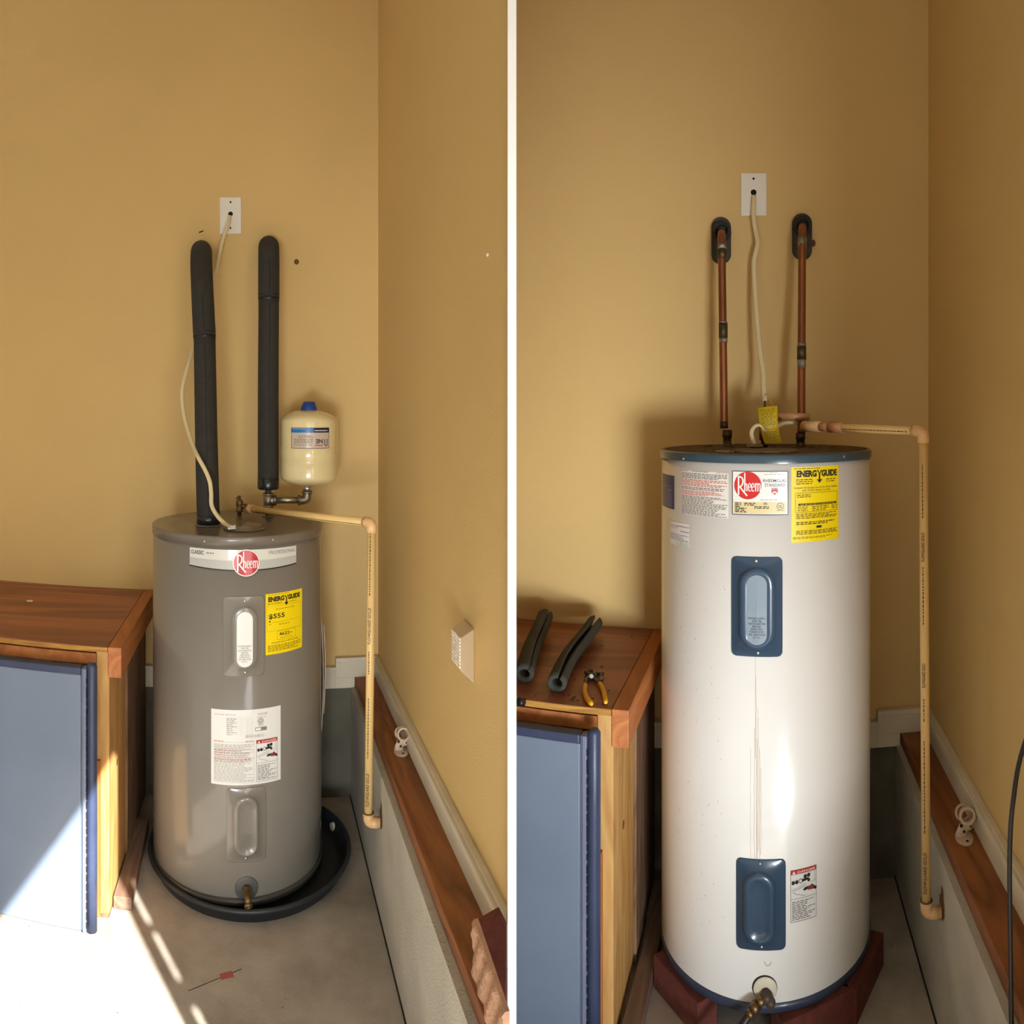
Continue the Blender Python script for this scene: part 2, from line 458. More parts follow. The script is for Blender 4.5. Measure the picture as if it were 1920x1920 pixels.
# ------------------------------------------------------------------ the room shell
H = 3.45
# left bay: back wall y 2.88, right wall x .487 ; right bay: back wall y 2.36, right wall x .542
LD, LB, LW, LY = 0.487, 0.374, 0.392, 2.88
RD, RB, RW, RY = 0.542, 0.429, 0.446, 2.36
ZB, ZW, ZT = 0.445, 0.485, 0.566       # top of block, of sill board, of baseboard

def wpoly(*ps): return [(p.x, p.y) for p in ps]
MB().box((-7, -8, -0.2), (5, 5, 0)).build('floor', M_floor, bay=WORLD, kind='structure')
MB().box((-40, -40, -0.5), (40, 40, -0.21)).build('ground', M_ground, bay=WORLD, kind='structure')
# driveway just outside the open door
MB().prism(wpoly(L.W((1.0, -6, 0)), L.W((9, -6, 0)), L.W((9, 0.0, 0)), L.W((1.0, 0.0, 0))), -0.2, 0.003).build('driveway', M_ground, bay=WORLD, kind='structure')
MB().prism(wpoly(L.W((-2.7, -4.1)), L.W((0.9, -4.1)), L.W((0.9, 0.0)), R.W((0.7, 0.55)), R.W((0.7, 2.5)), R.W((-1.1, 2.5)), L.W((0.6, 3.05)), L.W((-2.7, 3.05))), H, H + 0.15).build('ceiling', M_ceil, bay=WORLD, kind='structure')

MB().box((-2.7, LY, ZB), (LD, LY + 0.12, H)).build('wall_back_left', M_wall, bay=L, kind='structure')
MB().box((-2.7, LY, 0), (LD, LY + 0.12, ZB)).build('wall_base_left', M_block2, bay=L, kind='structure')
MB().box((-1.1, RY, ZB), (RD, RY + 0.12, H)).build('wall_back_right', M_wall, bay=R, kind='structure')
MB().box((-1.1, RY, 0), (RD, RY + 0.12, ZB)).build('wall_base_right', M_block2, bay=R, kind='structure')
tip = L.W((LD, 1.345)); tb = L.W((LD, LY)); 
MB().prism([(tip.x, tip.y), (tb.x, tb.y), (tb.x + 0.05, tb.y + 0.1), (R.W((-1.03, RY)).x, R.W((-1.03, RY)).y), (0.0085, tip.y)], 0, H).build('wall_partition', M_wall, bay=WORLD, kind='structure')
MB().box((-0.0084, 1.385, 0), (0.0084, tip.y - 0.0005, H)).build('trim_1', M_white, bay=WORLD, kind='structure')
MB().box((RD, 0.612, 0), (RD + 0.02, RY + 0.12, H)).build('wall_outer', M_wall, bay=R, kind='structure')
jb = MB().box((RD, 0.557, 0), (RD + 0.02, 0.592, H))
for z0, z1 in ((0, 1.36), (1.47, 1.53), (1.68, 1.70), (1.86, H)): jb.box((RD, 0.592, z0), (RD + 0.02, 0.612, z1))
jb.build('trim_2', M_white, bay=R, kind='structure')
MB().box((0.697, -2.6, 2.316), (0.777, 0.0, H)).prism([(0.697, 0.0), (0.697, 0.13), (0.80, 0.10), (0.80, 0.0)], 2.316, H).build('wall_header', M_ceil, bay=L, kind='structure')
MB().box((0.777, -3.6, 0), (0.877, -2.6, H)).build('wall_door_side', M_ceil, bay=L, kind='structure')
q = MB()      # unseen rear wall; its doorway is made up to frame the added fill lamp
q.box((-4.4, -2.98, 0), (0.02, -2.88, H)); q.box((1.42, -2.98, 0), (2.1, -2.88, H)); q.box((0.02, -2.98, 2.0), (1.42, -2.88, H))
q.build('wall_rear', M_ceil, bay=WORLD, kind='structure')
MB().box((-2.8, -4.1, 0), (-2.7, 3.0, H)).build('wall_left', M_ceil, bay=L, kind='structure')

def lnear(x): return (0.93822 * x + 0.0092) / 0.34602     # where the left bay's ledge meets the end of the partition
def run(bay, x0, x1, z0, z1, yb, name, m, mb=None, **k):
    if bay is L: poly = [(x0, lnear(x0)), (x1, lnear(x1)), (x1, yb), (x0, yb)]
    else: poly = [(x0, 0.66), (x1, 0.66), (x1, yb), (x0, yb)]
    q = mb or MB(); q.prism(poly, z0, z1)
    return q if name is None else q.build(name, m, bay=bay, kind='structure', **k)
for bay, D, B_, W_, Y, side in ((L, LD, LB, LW, LY, 'left'), (R, RD, RB, RW, RY, 'right')):
    run(bay, B_, D, 0, ZB, Y, 'wall_ledge_' + side, M_block)
    run(bay, B_ - 0.004, B_ + 0.004, 0, 0.004, Y, 'trim_3' if bay is L else 'trim_4', M_joint)
    led = run(bay, W_, D, ZB, ZW, Y, 'sill_board_' + side, M_ledge, bevel=0.002)
    q = run(bay, D - 0.019, D, ZW, ZT - 0.022, Y - 0.02, None, None)
    run(bay, D - 0.024, D, ZT - 0.022, ZT - 0.006, Y - 0.02, None, None, mb=q)
    run(bay, D - 0.016, D, ZT - 0.006, ZT, Y - 0.02, None, None, mb=q)
    q.build('baseboard_' + side, M_base, bay=bay, kind='structure', bevel=0.0015)
    # stepped baseboard on the back wall
    s0 = D - 0.176
    q = MB().box((-2.69 if bay is L else -1.02, Y - 0.018, ZB - 0.002), (s0, Y, 0.515))
    q.box((-2.69 if bay is L else -1.02, Y - 0.024, 0.515), (s0, Y, 0.530))
    q.build('baseboard_back_' + side, M_base, bay=bay, kind='structure', bevel=0.0015)
    q = MB().prism([(s0, Y - 0.018), (D - 0.0, Y - 0.018), (D - 0.0, Y), (s0, Y)], ZW + 0.0, ZT - 0.016)
    q.box((s0, Y - 0.018, ZB - 0.002), (W_ - 0.004, Y, ZW))
    q.box((s0 - 0.0, Y - 0.025, ZT - 0.016), (D, Y, ZT))
    q.box((s0 - 0.0, Y - 0.025, 0.53), (s0 + 0.016, Y, ZT - 0.016))
    q.build('trim_5' if bay is L else 'trim_6', M_base, bay=bay, kind='structure', bevel=0.0015)

# ------------------------------------------------------------------ workbench
def bench(bay, top_y0, side_x, front_y, left_poly, yback, cx, label, lab_panel, panel_y, px0, px1, ptop):
    """top_y0 front edge of top; side_x right edge of the rail; left end given by two x (front, back)"""
    zt = 0.831
    xl0, xl1 = left_poly
    base = (side_x - 0.2, (top_y0 + yback) / 2, 0)
    t = thing('workbench', bay, base, label, 'workbench')
    rw = 0.042
    yb = yback - 0.004
    MB().prism([(xl0, top_y0), (side_x - rw - 0.0015, top_y0), (side_x - rw - 0.0015, yb), (xl1, yb)], zt - 0.002, zt).build('worktop', M_ply, t)
    MB().prism([(xl0, top_y0 + 0.001), (side_x - rw - 0.0015, top_y0 + 0.001), (side_x - rw - 0.0015, yb), (xl1, yb)], zt - 0.017, zt - 0.002).build('worktop_edge', M_plyedge, t)
    r = MB().box((side_x - rw, top_y0, zt - 0.092), (side_x, yb, zt)).build('side_rail', M_rail, t, bevel=0.002)
    # studs down the right side: a wide board, two weathered boards behind it
    fx = side_x - rw + 0.003
    p = MB().box((fx - 0.040, top_y0 + 0.006, 0.012), (fx, top_y0 + 0.272, zt - 0.0175)).build('corner_stud', M_pine, t, bevel=0.002)
    MB().box((fx - 0.034, top_y0 + 0.278, 0.012), (fx + 0.008, top_y0 + 0.45, zt - 0.093)).build('rear_stud', M_old, t, bevel=0.002)
    MB().box((fx - 0.034, top_y0 + 0.456, 0.012), (fx + 0.002, yb - 0.01, zt - 0.093)).build('rear_stud', M_old, t, bevel=0.002)
    MB().lathe([(0.011, 0), (0.011, 0.0006)], (fx, top_y0 + 0.13, 0.48 if bay is R else 0.42), (1, 0, 0), 20).build('knot', plain('wood_knot', (110, 66, 38), 0.7), t).scale = (1, 1, 1)
    # front apron rail seen between top and blue panel
    MB().prism([(xl0 + 0.01, top_y0 + 0.012), (fx - 0.042, top_y0 + 0.012), (fx - 0.042, top_y0 + 0.05), (xl0 + 0.01, top_y0 + 0.05)], zt - 0.06, zt - 0.0255).build('front_rail', M_rail, t, bevel=0.001)
    MB().box((fx - 0.041, top_y0 - 0.010, 0.012), (fx - 0.026, top_y0 + 0.005, 0.485)).build('plywood_strip', M_orange, t)
    # far end support (hidden behind the panel)
    if bay is L:
        MB().box((xl0 + 0.02, top_y0 + 0.006, 0.012), (xl0 + 0.06, top_y0 + 0.27, zt - 0.0175)).build('corner_stud', M_pine, t, bevel=0.002)
    # base blocks so it stands on the floor
    MB().box((fx - 0.040, top_y0 + 0.006, 0), (fx, top_y0 + 0.1, 0.012)).build('shim', M_old, t)
    # blue panel leaning in front
    pn = thing('blue_panel', bay, ((px0 + px1) / 2, panel_y, 0), lab_panel, 'panel')
    th = 0.03; rr = 0.021
    MB().box((px0, panel_y, 0.006), (px1 - 0.046, panel_y + th, ptop - 0.022)).build('face', M_panel, pn, bevel=0.003)
    MB().box((px0, panel_y - 0.003, ptop - 0.022), (px1 - 0.046, panel_y + th, ptop)).build('top_edge', M_paneldk, pn, bevel=0.004)
    q = MB()
    q.box((px1 - 0.046, panel_y + 0.004, 0.006), (px1 - 0.040, panel_y + th, ptop - 0.004))
    q.box((px1 - 0.040, panel_y - 0.004, 0.006), (px1 - 0.029, panel_y + th, ptop - 0.002))
    q.build('frame_strip', mat('blue_strip', (112, 120, 146), 0.35, coat=0.2), pn, bevel=0.002)
    e = MB().tube([(px1 - 0.0145, panel_y + 0.012, z) for z in (0.006, 0.2, 0.4, 0.6, ptop + 0.004, ptop + 0.012)], [0.0155] * 5 + [0.010], n=20).build('rounded_edge', M_paneldk, pn)
    st = MB(); z = 0.03
    rnd = random.Random(5)
    while z < ptop - 0.02:
        ln = rnd.uniform(0.012, 0.022)
        st.obox((px1 - 0.0275, panel_y - 0.0045, z), (0.0014, 0, 0.0004 * rnd.choice((-1, 1))), (0, 0.001, 0), (0, 0, ln / 2)); z += ln + rnd.uniform(0.004, 0.010)
    st.build('stitching', M_hole, e)
    return t

bench(L, 2.15, -0.412, 2.15, (-1.45, -1.45), LY, None,
      'plywood-topped wooden workbench left of the grey water heater', 'slate blue panel with stitched edge, partly in sun, in front of the left workbench',
      2.075, -1.40, -0.4740, 0.790)
# the right bench ends against the partition
bench(R, 1.70, -0.328, 1.70, (-0.665, -1.005), RY, None,
      'plywood-topped wooden workbench left of the white water heater, tools on top', 'slate blue panel with stitched edge, in shade, in front of the right workbench',
      1.635, -0.630, -0.3860, 0.792)

# planks lying on the floor by the benches
def plank(bay, poly, h, label):
    c = (sum(p[0] for p in poly) / 4, sum(p[1] for p in poly) / 4)
    MB().prism(poly, 0, h).build('plank', M_oldy, bay=bay, base=(c[0], c[1], 0), bevel=0.002, label=label, cat='plank')
plank(L, [(-0.447, 2.20), (-0.388, 2.20), (-0.402, 2.64), (-0.447, 2.64)], 0.040, 'reddish-brown board lying on the floor between left bench and drain pan')
plank(R, [(-0.355, 1.70), (-0.306, 1.70), (-0.300, 2.30), (-0.340, 2.30)], 0.038, 'grey-brown board lying on the floor between right bench and white water heater')

# ------------------------------------------------------------------ access covers on the tanks
def sdf_rr(x, y, bx, by, r):
    qx, qy = abs(x) - bx + r, abs(y) - by + r
    return math.hypot(max(qx, 0), max(qy, 0)) + min(max(qx, qy), 0) - r
def loop_rr(bx, by, r, n=96):
    out = []
    for i in range(n):
        t = 2 * PI * (i + 0.5) / n; dx, dy = math.cos(t), math.sin(t)
        # spread the samples along the long sides
        dx, dy = dx * bx, dy * by; m = math.hypot(dx, dy); dx /= m; dy /= m
        lo, hi = 0.0, bx + by
        for _ in range(30):
            mid = (lo + hi) / 2
            if sdf_rr(dx * mid, dy * mid, bx, by, r) < 0: lo = mid
            else: hi = mid
        out.append((dx * lo, dy * lo))
    return out
def cover(c, u0, v0, u1, v1, so, si, m, name, parent, h=(0.004, 0.013), rad=0.012):
    """so/si: outer and inner stadium as pixel boxes (u0,v0,u1,v1)"""
    sh = cyl_sheet(c, u0, v0, u1, v1)
    bx, by = sh.w / 2, sh.h / 2
    px = lambda box: ((box[2] - box[0]) / (u1 - u0) * bx, (box[3] - box[1]) / (v1 - v0) * by, ((box[1] + box[3]) / 2 - (v0 + v1) / 2) / (v1 - v0) * 2 * by, ((box[0] + box[2]) / 2 - (u0 + u1) / 2) / (u1 - u0) * 2 * bx)
    ox, oy, oc, od = px(so); ix, iy, ic, idd = px(si)
    loops = [(loop_rr(bx, by, rad), 0, 0, 0.0), (loop_rr(bx, by, rad), 0, 0, h[0] * 0.7), (loop_rr(bx - 0.002, by - 0.002, rad), 0, 0, h[0]),
             (loop_rr(ox, oy, ox * 0.999), od, oc, h[0]), (loop_rr(ox * 0.9 + ix * 0.1, oy * 0.9 + iy * 0.1, ox * 0.9 + ix * 0.1 - 1e-4), od, oc, h[0] + (h[1] - h[0]) * 0.45),
             (loop_rr(ox * 0.6 + ix * 0.4, oy * 0.6 + iy * 0.4, ox * 0.6 + ix * 0.4 - 1e-4), (od + idd) / 2, (oc + ic) / 2, h[0] + (h[1] - h[0]) * 0.95),
             (loop_rr(ix, iy, ix * 0.999), idd, ic, h[1])]
    if h[1] > 0.010: loops.append((loop_rr(ix * 0.94, iy * 0.985, ix * 0.93), idd, ic, h[1] - 0.0015))
    mb = MB(); vs = []
    P = lambda x, y, o: sh.p(0.5 + x / sh.w, 0.5 + y / sh.h, o)
    for lp, dx, dy, o in loops: vs += [P(x + dx, y + dy, o) for x, y in lp]
    n = 96; fs = []
    for j in range(len(loops) - 1):
        for i in range(n):
            i2 = (i + 1) % n; fs.append((j * n + i, (j + 1) * n + i, (j + 1) * n + i2, j * n + i2))
    lo_ = loops[-1]; k = len(vs)
    vs += [P(lo_[1] + x * 0.0, lo_[2] + y * 0.72, lo_[3]) for x, y in lo_[0]]
    for i in range(n):
        i2 = (i + 1) % n; fs.append(((len(loops) - 1) * n + i, k + i, k + i2, (len(loops) - 1) * n + i2))
    mb.add(vs, fs, True)
    return mb.build(name, m, parent), sh
def screw(c, u, v, off, parent, m=None, r=0.0032):
    ph, z = c.hit(u, v, off); p = c.pt(ph, z, off - 0.001); n = Vector((math.sin(ph), -math.cos(ph), 0))
    q = MB().lathe([(r, 0), (r, 0.0012), (r * 0.7, 0.0022), (1e-5, 0.0026)], p, n, 14)
    return q.build('screw', m or M_silver, parent)

def logo(sh, ca, cb, r, off, parent, disc_m, ring=False):
    """round badge: tall R with a long leg and the letters h e e m"""
    if ring: disc(sh, ca, cb, r * 1.08, off - 0.0003).build('badge_ring', M_paper, parent)
    disc(sh, ca, cb, r, off).build('badge', disc_m, parent)
    q = MB(); k = r / 400.0; wd = 46 * k
    def P(x, y): return (ca + (x - 605) * k / sh.w, cb + (y - 555) * k / sh.h)
    def S_(pts, w_=wd): stroke(sh, [P(*p) for p in pts], w_, off + 0.0005, q)
    S_([(335, 290), (335, 830)]); S_([(325, 300), (380, 302), (435, 330), (465, 390), (465, 470), (440, 540), (395, 590), (350, 600)])
    S_([(372, 590), (440, 680), (590, 855)]); S_([(520, 190), (520, 720)], wd * 0.85)
    S_([(525, 560), (545, 500), (566, 500), (582, 540), (582, 720)], wd * 0.7)
    for cx in (663, 757):
        S_([(cx - 28, 600), (cx + 34, 600), (cx + 30, 525), (cx, 482), (cx - 30, 525), (cx - 36, 600), (cx - 28, 690), (cx, 720), (cx + 32, 690)], wd * 0.62)
    S_([(838, 480), (838, 722)], wd * 0.75)
    S_([(838, 540), (862, 495), (885, 495), (902, 535), (902, 722)], wd * 0.68)
    S_([(902, 540), (925, 495), (946, 495), (965, 535), (965, 722)], wd * 0.68)
    q.build('badge_lettering', M_paper, parent)

def energy_label(c, u0, v0, u1, v1, parent, old=False):
    sh = cyl_sheet(c, u0, v0, u1, v1)
    lb = patch(sh, 0, 0, 1, 1, E1).build('energy_label', M_yellow, parent, label='yellow energy label')
    q = MB()
    a0, a1, b0, b1 = (0.06, 0.92, 0.052, 0.135) if not old else (0.10, 0.95, 0.045, 0.135)
    wm = (a1 - a0)
    lettering(sh, 'ENERG', a0, b0, a0 + wm * 0.465, b1, E2, q, bold=0.055)
    lettering(sh, 'GUIDE', a0 + wm * 0.585, b0, a1, b1, E2, q, bold=0.055)
    xm = a0 + wm * 0.535
    stroke(sh, [(xm - 0.045, b0), (xm, b0 + 0.05), (xm + 0.045, b0)], sh.w * 0.026, E2, q)
    stroke(sh, [(xm, b0 + 0.045), (xm, b1 + 0.045)], sh.w * 0.03, E2, q)
    vs = [sh.p(xm - 0.06, b1 + 0.036, E2), sh.p(xm + 0.06, b1 + 0.036, E2), sh.p(xm, b1 + 0.085, E2)]
    q.add(vs, [(0, 2, 1)])
    q.build('heading', M_ink, lb)
    q = MB(); M_soft = plain('brown_ink', (120, 96, 10), 0.6)
    fineprint(sh, 0.05, 0.012, 0.6, 0.03, 1, E2, q)
    if not old:
        fineprint(sh, 0.04, 0.150, 0.42, 0.185, 2, E2, q); fineprint(sh, 0.62, 0.16, 0.8, 0.185, 1, E2, q)
        frame(sh, 0.03, 0.21, 0.95, 0.62, 0.0005, E2, q); fineprint(sh, 0.24, 0.255, 0.76, 0.275, 1, E2, q, ragged=0)
        stroke(sh, [(0.15, 0.475), (0.9, 0.475)], 0.0005, E2, q); fineprint(sh, 0.07, 0.50, 0.15, 0.515, 1, E2, q); fineprint(sh, 0.32, 0.51, 0.6, 0.53, 1, E2, q, ragged=0)
        frame(sh, 0.28, 0.63, 0.78, 0.775, 0.0006, E2, q)
        fineprint(sh, 0.36, 0.735, 0.66, 0.75, 1, E2, q, ragged=0)
        fineprint(sh, 0.14, 0.80, 0.88, 0.825, 1, E2, q, ragged=0); fineprint(sh, 0.05, 0.845, 0.95, 0.955, 5, E2, q)
        q.build('small_print', M_soft, lb)
        q = MB(); lettering(sh, '$555', 0.07, 0.335, 0.47, 0.425, E2, q, bold=0.02)
        q.add([sh.p(0.065, 0.445, E2), sh.p(0.125, 0.445, E2), sh.p(0.095, 0.475, E2)], [(0, 2, 1)])
        lettering(sh, '4622', 0.33, 0.655, 0.60, 0.71, E2, q, bold=0.015); fineprint(sh, 0.62, 0.675, 0.68, 0.7, 1, E2, q)
        q.build('figures', M_ink, lb)
    else:
        fineprint(sh, 0.09, 0.155, 0.42, 0.235, 3, E2, q); fineprint(sh, 0.70, 0.16, 0.92, 0.215, 2, E2, q)
        frame(sh, 0.08, 0.345, 0.96, 0.60, 0.0008, E2, q)
        fineprint(sh, 0.11, 0.36, 0.38, 0.41, 2, E2, q); fineprint(sh, 0.12, 0.52, 0.32, 0.59, 3, E2, q); fineprint(sh, 0.40, 0.52, 0.76, 0.59, 3, E2, q); fineprint(sh, 0.82, 0.52, 0.95, 0.58, 3, E2, q)
        fineprint(sh, 0.09, 0.615, 0.95, 0.69, 4, E2, q, thick=0.5); fineprint(sh, 0.09, 0.725, 0.9, 0.77, 2, E2, q, thick=0.6)
        fineprint(sh, 0.09, 0.84, 0.98, 0.90, 3, E2, q, thick=0.5); fineprint(sh, 0.03, 0.925, 0.85, 0.955, 2, E2, q)
        q.build('small_print', plain('brown_ink_dark', (96, 70, 10), 0.6), lb)
        q = MB(); lettering(sh, 'Compare the Energy Use of this Water Heater', 0.04, 0.262, 0.96, 0.295, E2, q); lettering(sh, 'with Others Before You Buy', 0.2, 0.298, 0.80, 0.332, E2, q)
        patch(sh, 0.13, 0.485, 0.94, 0.512, E2, mb=q); patch(sh, 0.49, 0.79, 0.60, 0.82, E2, mb=q)
        q.build('figures', M_ink, lb)
        q = MB(); fineprint(sh, 0.17, 0.492, 0.9, 0.505, 1, E3, q); q.build('reversed_print', M_yellow, lb)
    return lb

def danger(sh, a0, b0, a1, b1, parent):
    """warning pictogram: red band, tap handles, spout, sink, hand, text"""
    W = a1 - a0; Hh = b1 - b0
    A = lambda s: a0 + W * s
    Bf = lambda t: b0 + Hh * t
    q = patch(sh, A(0), Bf(0), A(1), Bf(0.085), E2)
    band = q.build('danger_band', plain('danger_red', (186, 44, 38), 0.4), parent)
    q = MB(); lettering(sh, 'DANGER', A(0.26), Bf(0.022), A(0.96), Bf(0.066), E3, q, bold=0.01)
    q.add([sh.p(A(0.05), Bf(0.07), E3), sh.p(A(0.18), Bf(0.07), E3), sh.p(A(0.115), Bf(0.014), E3)], [(0, 1, 2)])
    q.build('danger_word', M_paper, parent)
    q = MB(); frame(sh, A(0), Bf(0), A(1), Bf(1), 0.0008, E2, q)
    stroke(sh, [(A(0), Bf(0.56)), (A(1), Bf(0.56))], 0.0006, E2, q)
    stroke(sh, [(A(0.93), Bf(0.085)), (A(0.93), Bf(0.28)), (A(1), Bf(0.29))], 0.0006, E2, q); stroke(sh, [(A(0.78), Bf(0.30)), (A(0.93), Bf(0.28))], 0.0006, E2, q)
    stroke(sh, [(A(0.02), Bf(0.39)), (A(0.5), Bf(0.30)), (A(0.6), Bf(0.29))], 0.0006, E2, q)
    stroke(sh, [(A(0.6), Bf(0.325)), (A(0.1), Bf(0.41)), (A(0.08), Bf(0.43)), (A(0.2), Bf(0.47)), (A(0.55), Bf(0.53))], 0.0007, E2, q)
    for s_, t_ in ((0.06, 0.24), (0.2, 0.235), (0.52, 0.155), (0.66, 0.145)): disc(sh, A(s_ + 0.03), Bf(t_), W * sh.w * 0.062, E3, q, n=14, ry=Hh * sh.h * 0.04)
    stroke(sh, [(A(0.12), Bf(0.24)), (A(0.24), Bf(0.238))], W * sh.w * 0.05, E3, q); stroke(sh, [(A(0.55), Bf(0.155)), (A(0.68), Bf(0.15))], W * sh.w * 0.05, E3, q)
    stroke(sh, [(A(0.42), Bf(0.225)), (A(0.62), Bf(0.21)), (A(0.68), Bf(0.225)), (A(0.71), Bf(0.27))], W * sh.w * 0.10, E3, q)
    disc(sh, A(0.38), Bf(0.225), W * sh.w * 0.075, E3, q, r0=0.75, n=18, ry=Hh * sh.h * 0.045)
    for dy, x0 in ((0.36, 0.60), (0.375, 0.52), (0.40, 0.47), (0.425, 0.5)): stroke(sh, [(A(x0), Bf(dy)), (A(0.68), Bf(0.40))], W * sh.w * 0.035, E3, q)
    stroke(sh, [(A(0.78), Bf(0.355)), (A(0.88), Bf(0.40)), (A(1.0), Bf(0.445))], W * sh.w * 0.10, E3, q)
    fineprint(sh, A(0.05), Bf(0.60), A(0.95), Bf(0.97), 11, E2, q, thick=0.34, ragged=0.5)
    q.build('danger_drawing', M_ink, parent)
    q = MB(); stroke(sh, [(A(0.66), Bf(0.395)), (A(0.9), Bf(0.405))], W * sh.w * 0.14, E4, q); q.build('danger_hand', plain('hand_red', (140, 50, 46), 0.5), parent)

# ------------------------------------------------------------------ grey water heater (left bay)
GX, GY, GR = -0.0705, 2.504, 0.2925
gz0, gz1 = 0.030, 1.166
gh = thing('water_heater', L, (GX, GY, 0), 'grey water heater standing in a black drain pan, the shorter of the two heaters', 'water heater')
GC = Cyl(L, GX, GY, GR)
MB().lathe([(0.262, gz0), (GR - 0.006, gz0 + 0.004), (GR, gz0 + 0.02), (GR, gz1 - 0.030)], (GX, GY, 0), (0, 0, 1), 96).build('tank_body', M_grey, gh)
MB().lathe([(GR + 0.0015, gz0 + 0.024), (GR + 0.0028, gz0 + 0.026), (GR + 0.0028, gz0 + 0.0), (GR - 0.01, gz0 - 0.002)], (GX, GY, 0), (0, 0, 1), 96, closed=False).build('base_ring', mat('dark_grey_enamel', (72, 72, 70), 0.35, coat=0.3), gh)
lid = MB().lathe([(GR + 0.003, gz1 - 0.031), (GR + 0.0035, gz1 - 0.004), (GR + 0.001, gz1 - 0.0008), (GR - 0.003, gz1), (GR - 0.012, gz1 - 0.001), (1e-4, gz1 - 0.001)], (GX, GY, 0), (0, 0, 1), 96).build('lid', M_greytop, gh)
for u, v in ((292, 999), (383, 1015), (512, 1012), (603, 994)): screw(GC, u, v, 0.0045, gh)
# badge strip
sb = cyl_sheet(GC, 356, 1031, 555, 1070)
zc = [GC.hit(356, 1061)[1], GC.hit(458, 1071)[1], GC.hit(555, 1053)[1]]
zt_ = GC.hit(458, 1031)[1]; zbm = GC.hit(458, 1070)[1]
def strip_mb(o, lo, hi):
    q = MB(); n = 36; vs = []
    for i in range(n + 1):
        a = i / n; ze = zbm + 0.0075 * (2 * a - 1) ** 2
        t0 = lo(a, ze); t1 = hi(a, ze)
        for z in (t0, t1): vs.append(sb.fn(a, (z - zt_) / (zbm - zt_), o))
    return q.add(vs, [(2 * i + 1, 2 * i + 3, 2 * i + 2, 2 * i) for i in range(n)], True)
st_ = strip_mb(E1, lambda a, ze: zt_, lambda a, ze: ze).build('name_strip', M_metal, gh)
strip_mb(E2, lambda a, ze: ze + 0.0026, lambda a, ze: ze - 0.001).build('dark_edge', M_ink, st_)
strip_mb(E2, lambda a, ze: zt_ - 0.030 - 0.004 * math.sin(a * PI), lambda a, ze: ze + 0.0026).build('grey_sweep', plain('sweep_grey', (184, 184, 180), 0.4), st_)
q = MB(); lettering(sb, 'CLASSIC', 0.012, 0.10, 0.14, 0.29, E3, q, bold=0.01); q.build('lettering', M_ink, st_)
q = MB(); fineprint(sb, 0.165, 0.13, 0.235, 0.26, 1, E3, q); lettering(sb, 'PROFESSIONAL', 0.715, 0.10, 0.985, 0.28, E3, q); q.build('lettering', plain('light_grey_ink', (130, 128, 120), 0.5), st_)
logo(sb, (458 - 356) / 199.0, (1055.5 - 1031) / 39.0, 0.0385, E4 + 0.0006, st_, M_logo2, ring=True)
# covers
cv, csh = cover(GC, 418, 1118, 495, 1268, (433, 1136, 483, 1254), (444, 1145, 473, 1250), M_grey, 'upper_cover', gh, h=(0.003, 0.009))
wl_sh = cyl_sheet(GC, 444, 1146, 473, 1249, off=0.0090)
q = MB(); lp = loop_rr(wl_sh.w / 2, wl_sh.h / 2, wl_sh.w / 2 - 1e-4)
vs = [wl_sh.p(0.5 + x / wl_sh.w, 0.5 + y / wl_sh.h, E1) for x, y in lp]; vs += [wl_sh.p(0.5, 0.5 + y * 0.7 / wl_sh.h, E1) for x, y in lp]
q.add(vs, [(i, 96 + i, 96 + (i + 1) % 96, (i + 1) % 96) for i in range(96)], True); q.build('cover_label', M_paper, cv)
def small_words(sh, lines, b0, b1, m, parent, off=E2):
    q = MB(); n = len(lines)
    for i, (s_, wd) in enumerate(lines):
        lettering(sh, s_, 0.5 - wd / 2, b0 + (b1 - b0) * (i + 0.14) / n, 0.5 + wd / 2, b0 + (b1 - b0) * (i + 0.86) / n, off, q)
    q.build('lettering', m, parent)
WORDS = [('POWER SUPPLY', 0.86), ('MUST BE', 0.46), ('DISCONNECTED', 0.84), ('BEFORE', 0.42), ('REMOVING', 0.56), ('THERMOSTAT', 0.72), ('OR HEATING', 0.84), ('E.C.O.', 0.34)]
small_words(wl_sh, WORDS, 0.60, 0.92, plain('dark_grey_ink', (88, 86, 82), 0.5), cv)
for u, v in ((459, 1127), (460, 1261)): screw(GC, u, v, 0.004, cv, r=0.0042)
cv2, _ = cover(GC, 425, 1477, 498, 1616, (437, 1490, 483, 1604), (447, 1500, 478, 1598), M_grey, 'lower_cover', gh, h=(0.003, 0.013))
em = cyl_sheet(GC, 447, 1500, 478, 1598, off=0.012)
small_words(em, [(a, b * 0.8) for a, b in WORDS], 0.60, 0.92, mat('grey_emboss', (126, 122, 112), 0.35), cv2, off=E2)
for u, v in ((461, 1485), (461, 1610)): screw(GC, u, v, 0.004, cv2, r=0.0040)
energy_label(GC, 498, 1110, 566, 1223, gh)
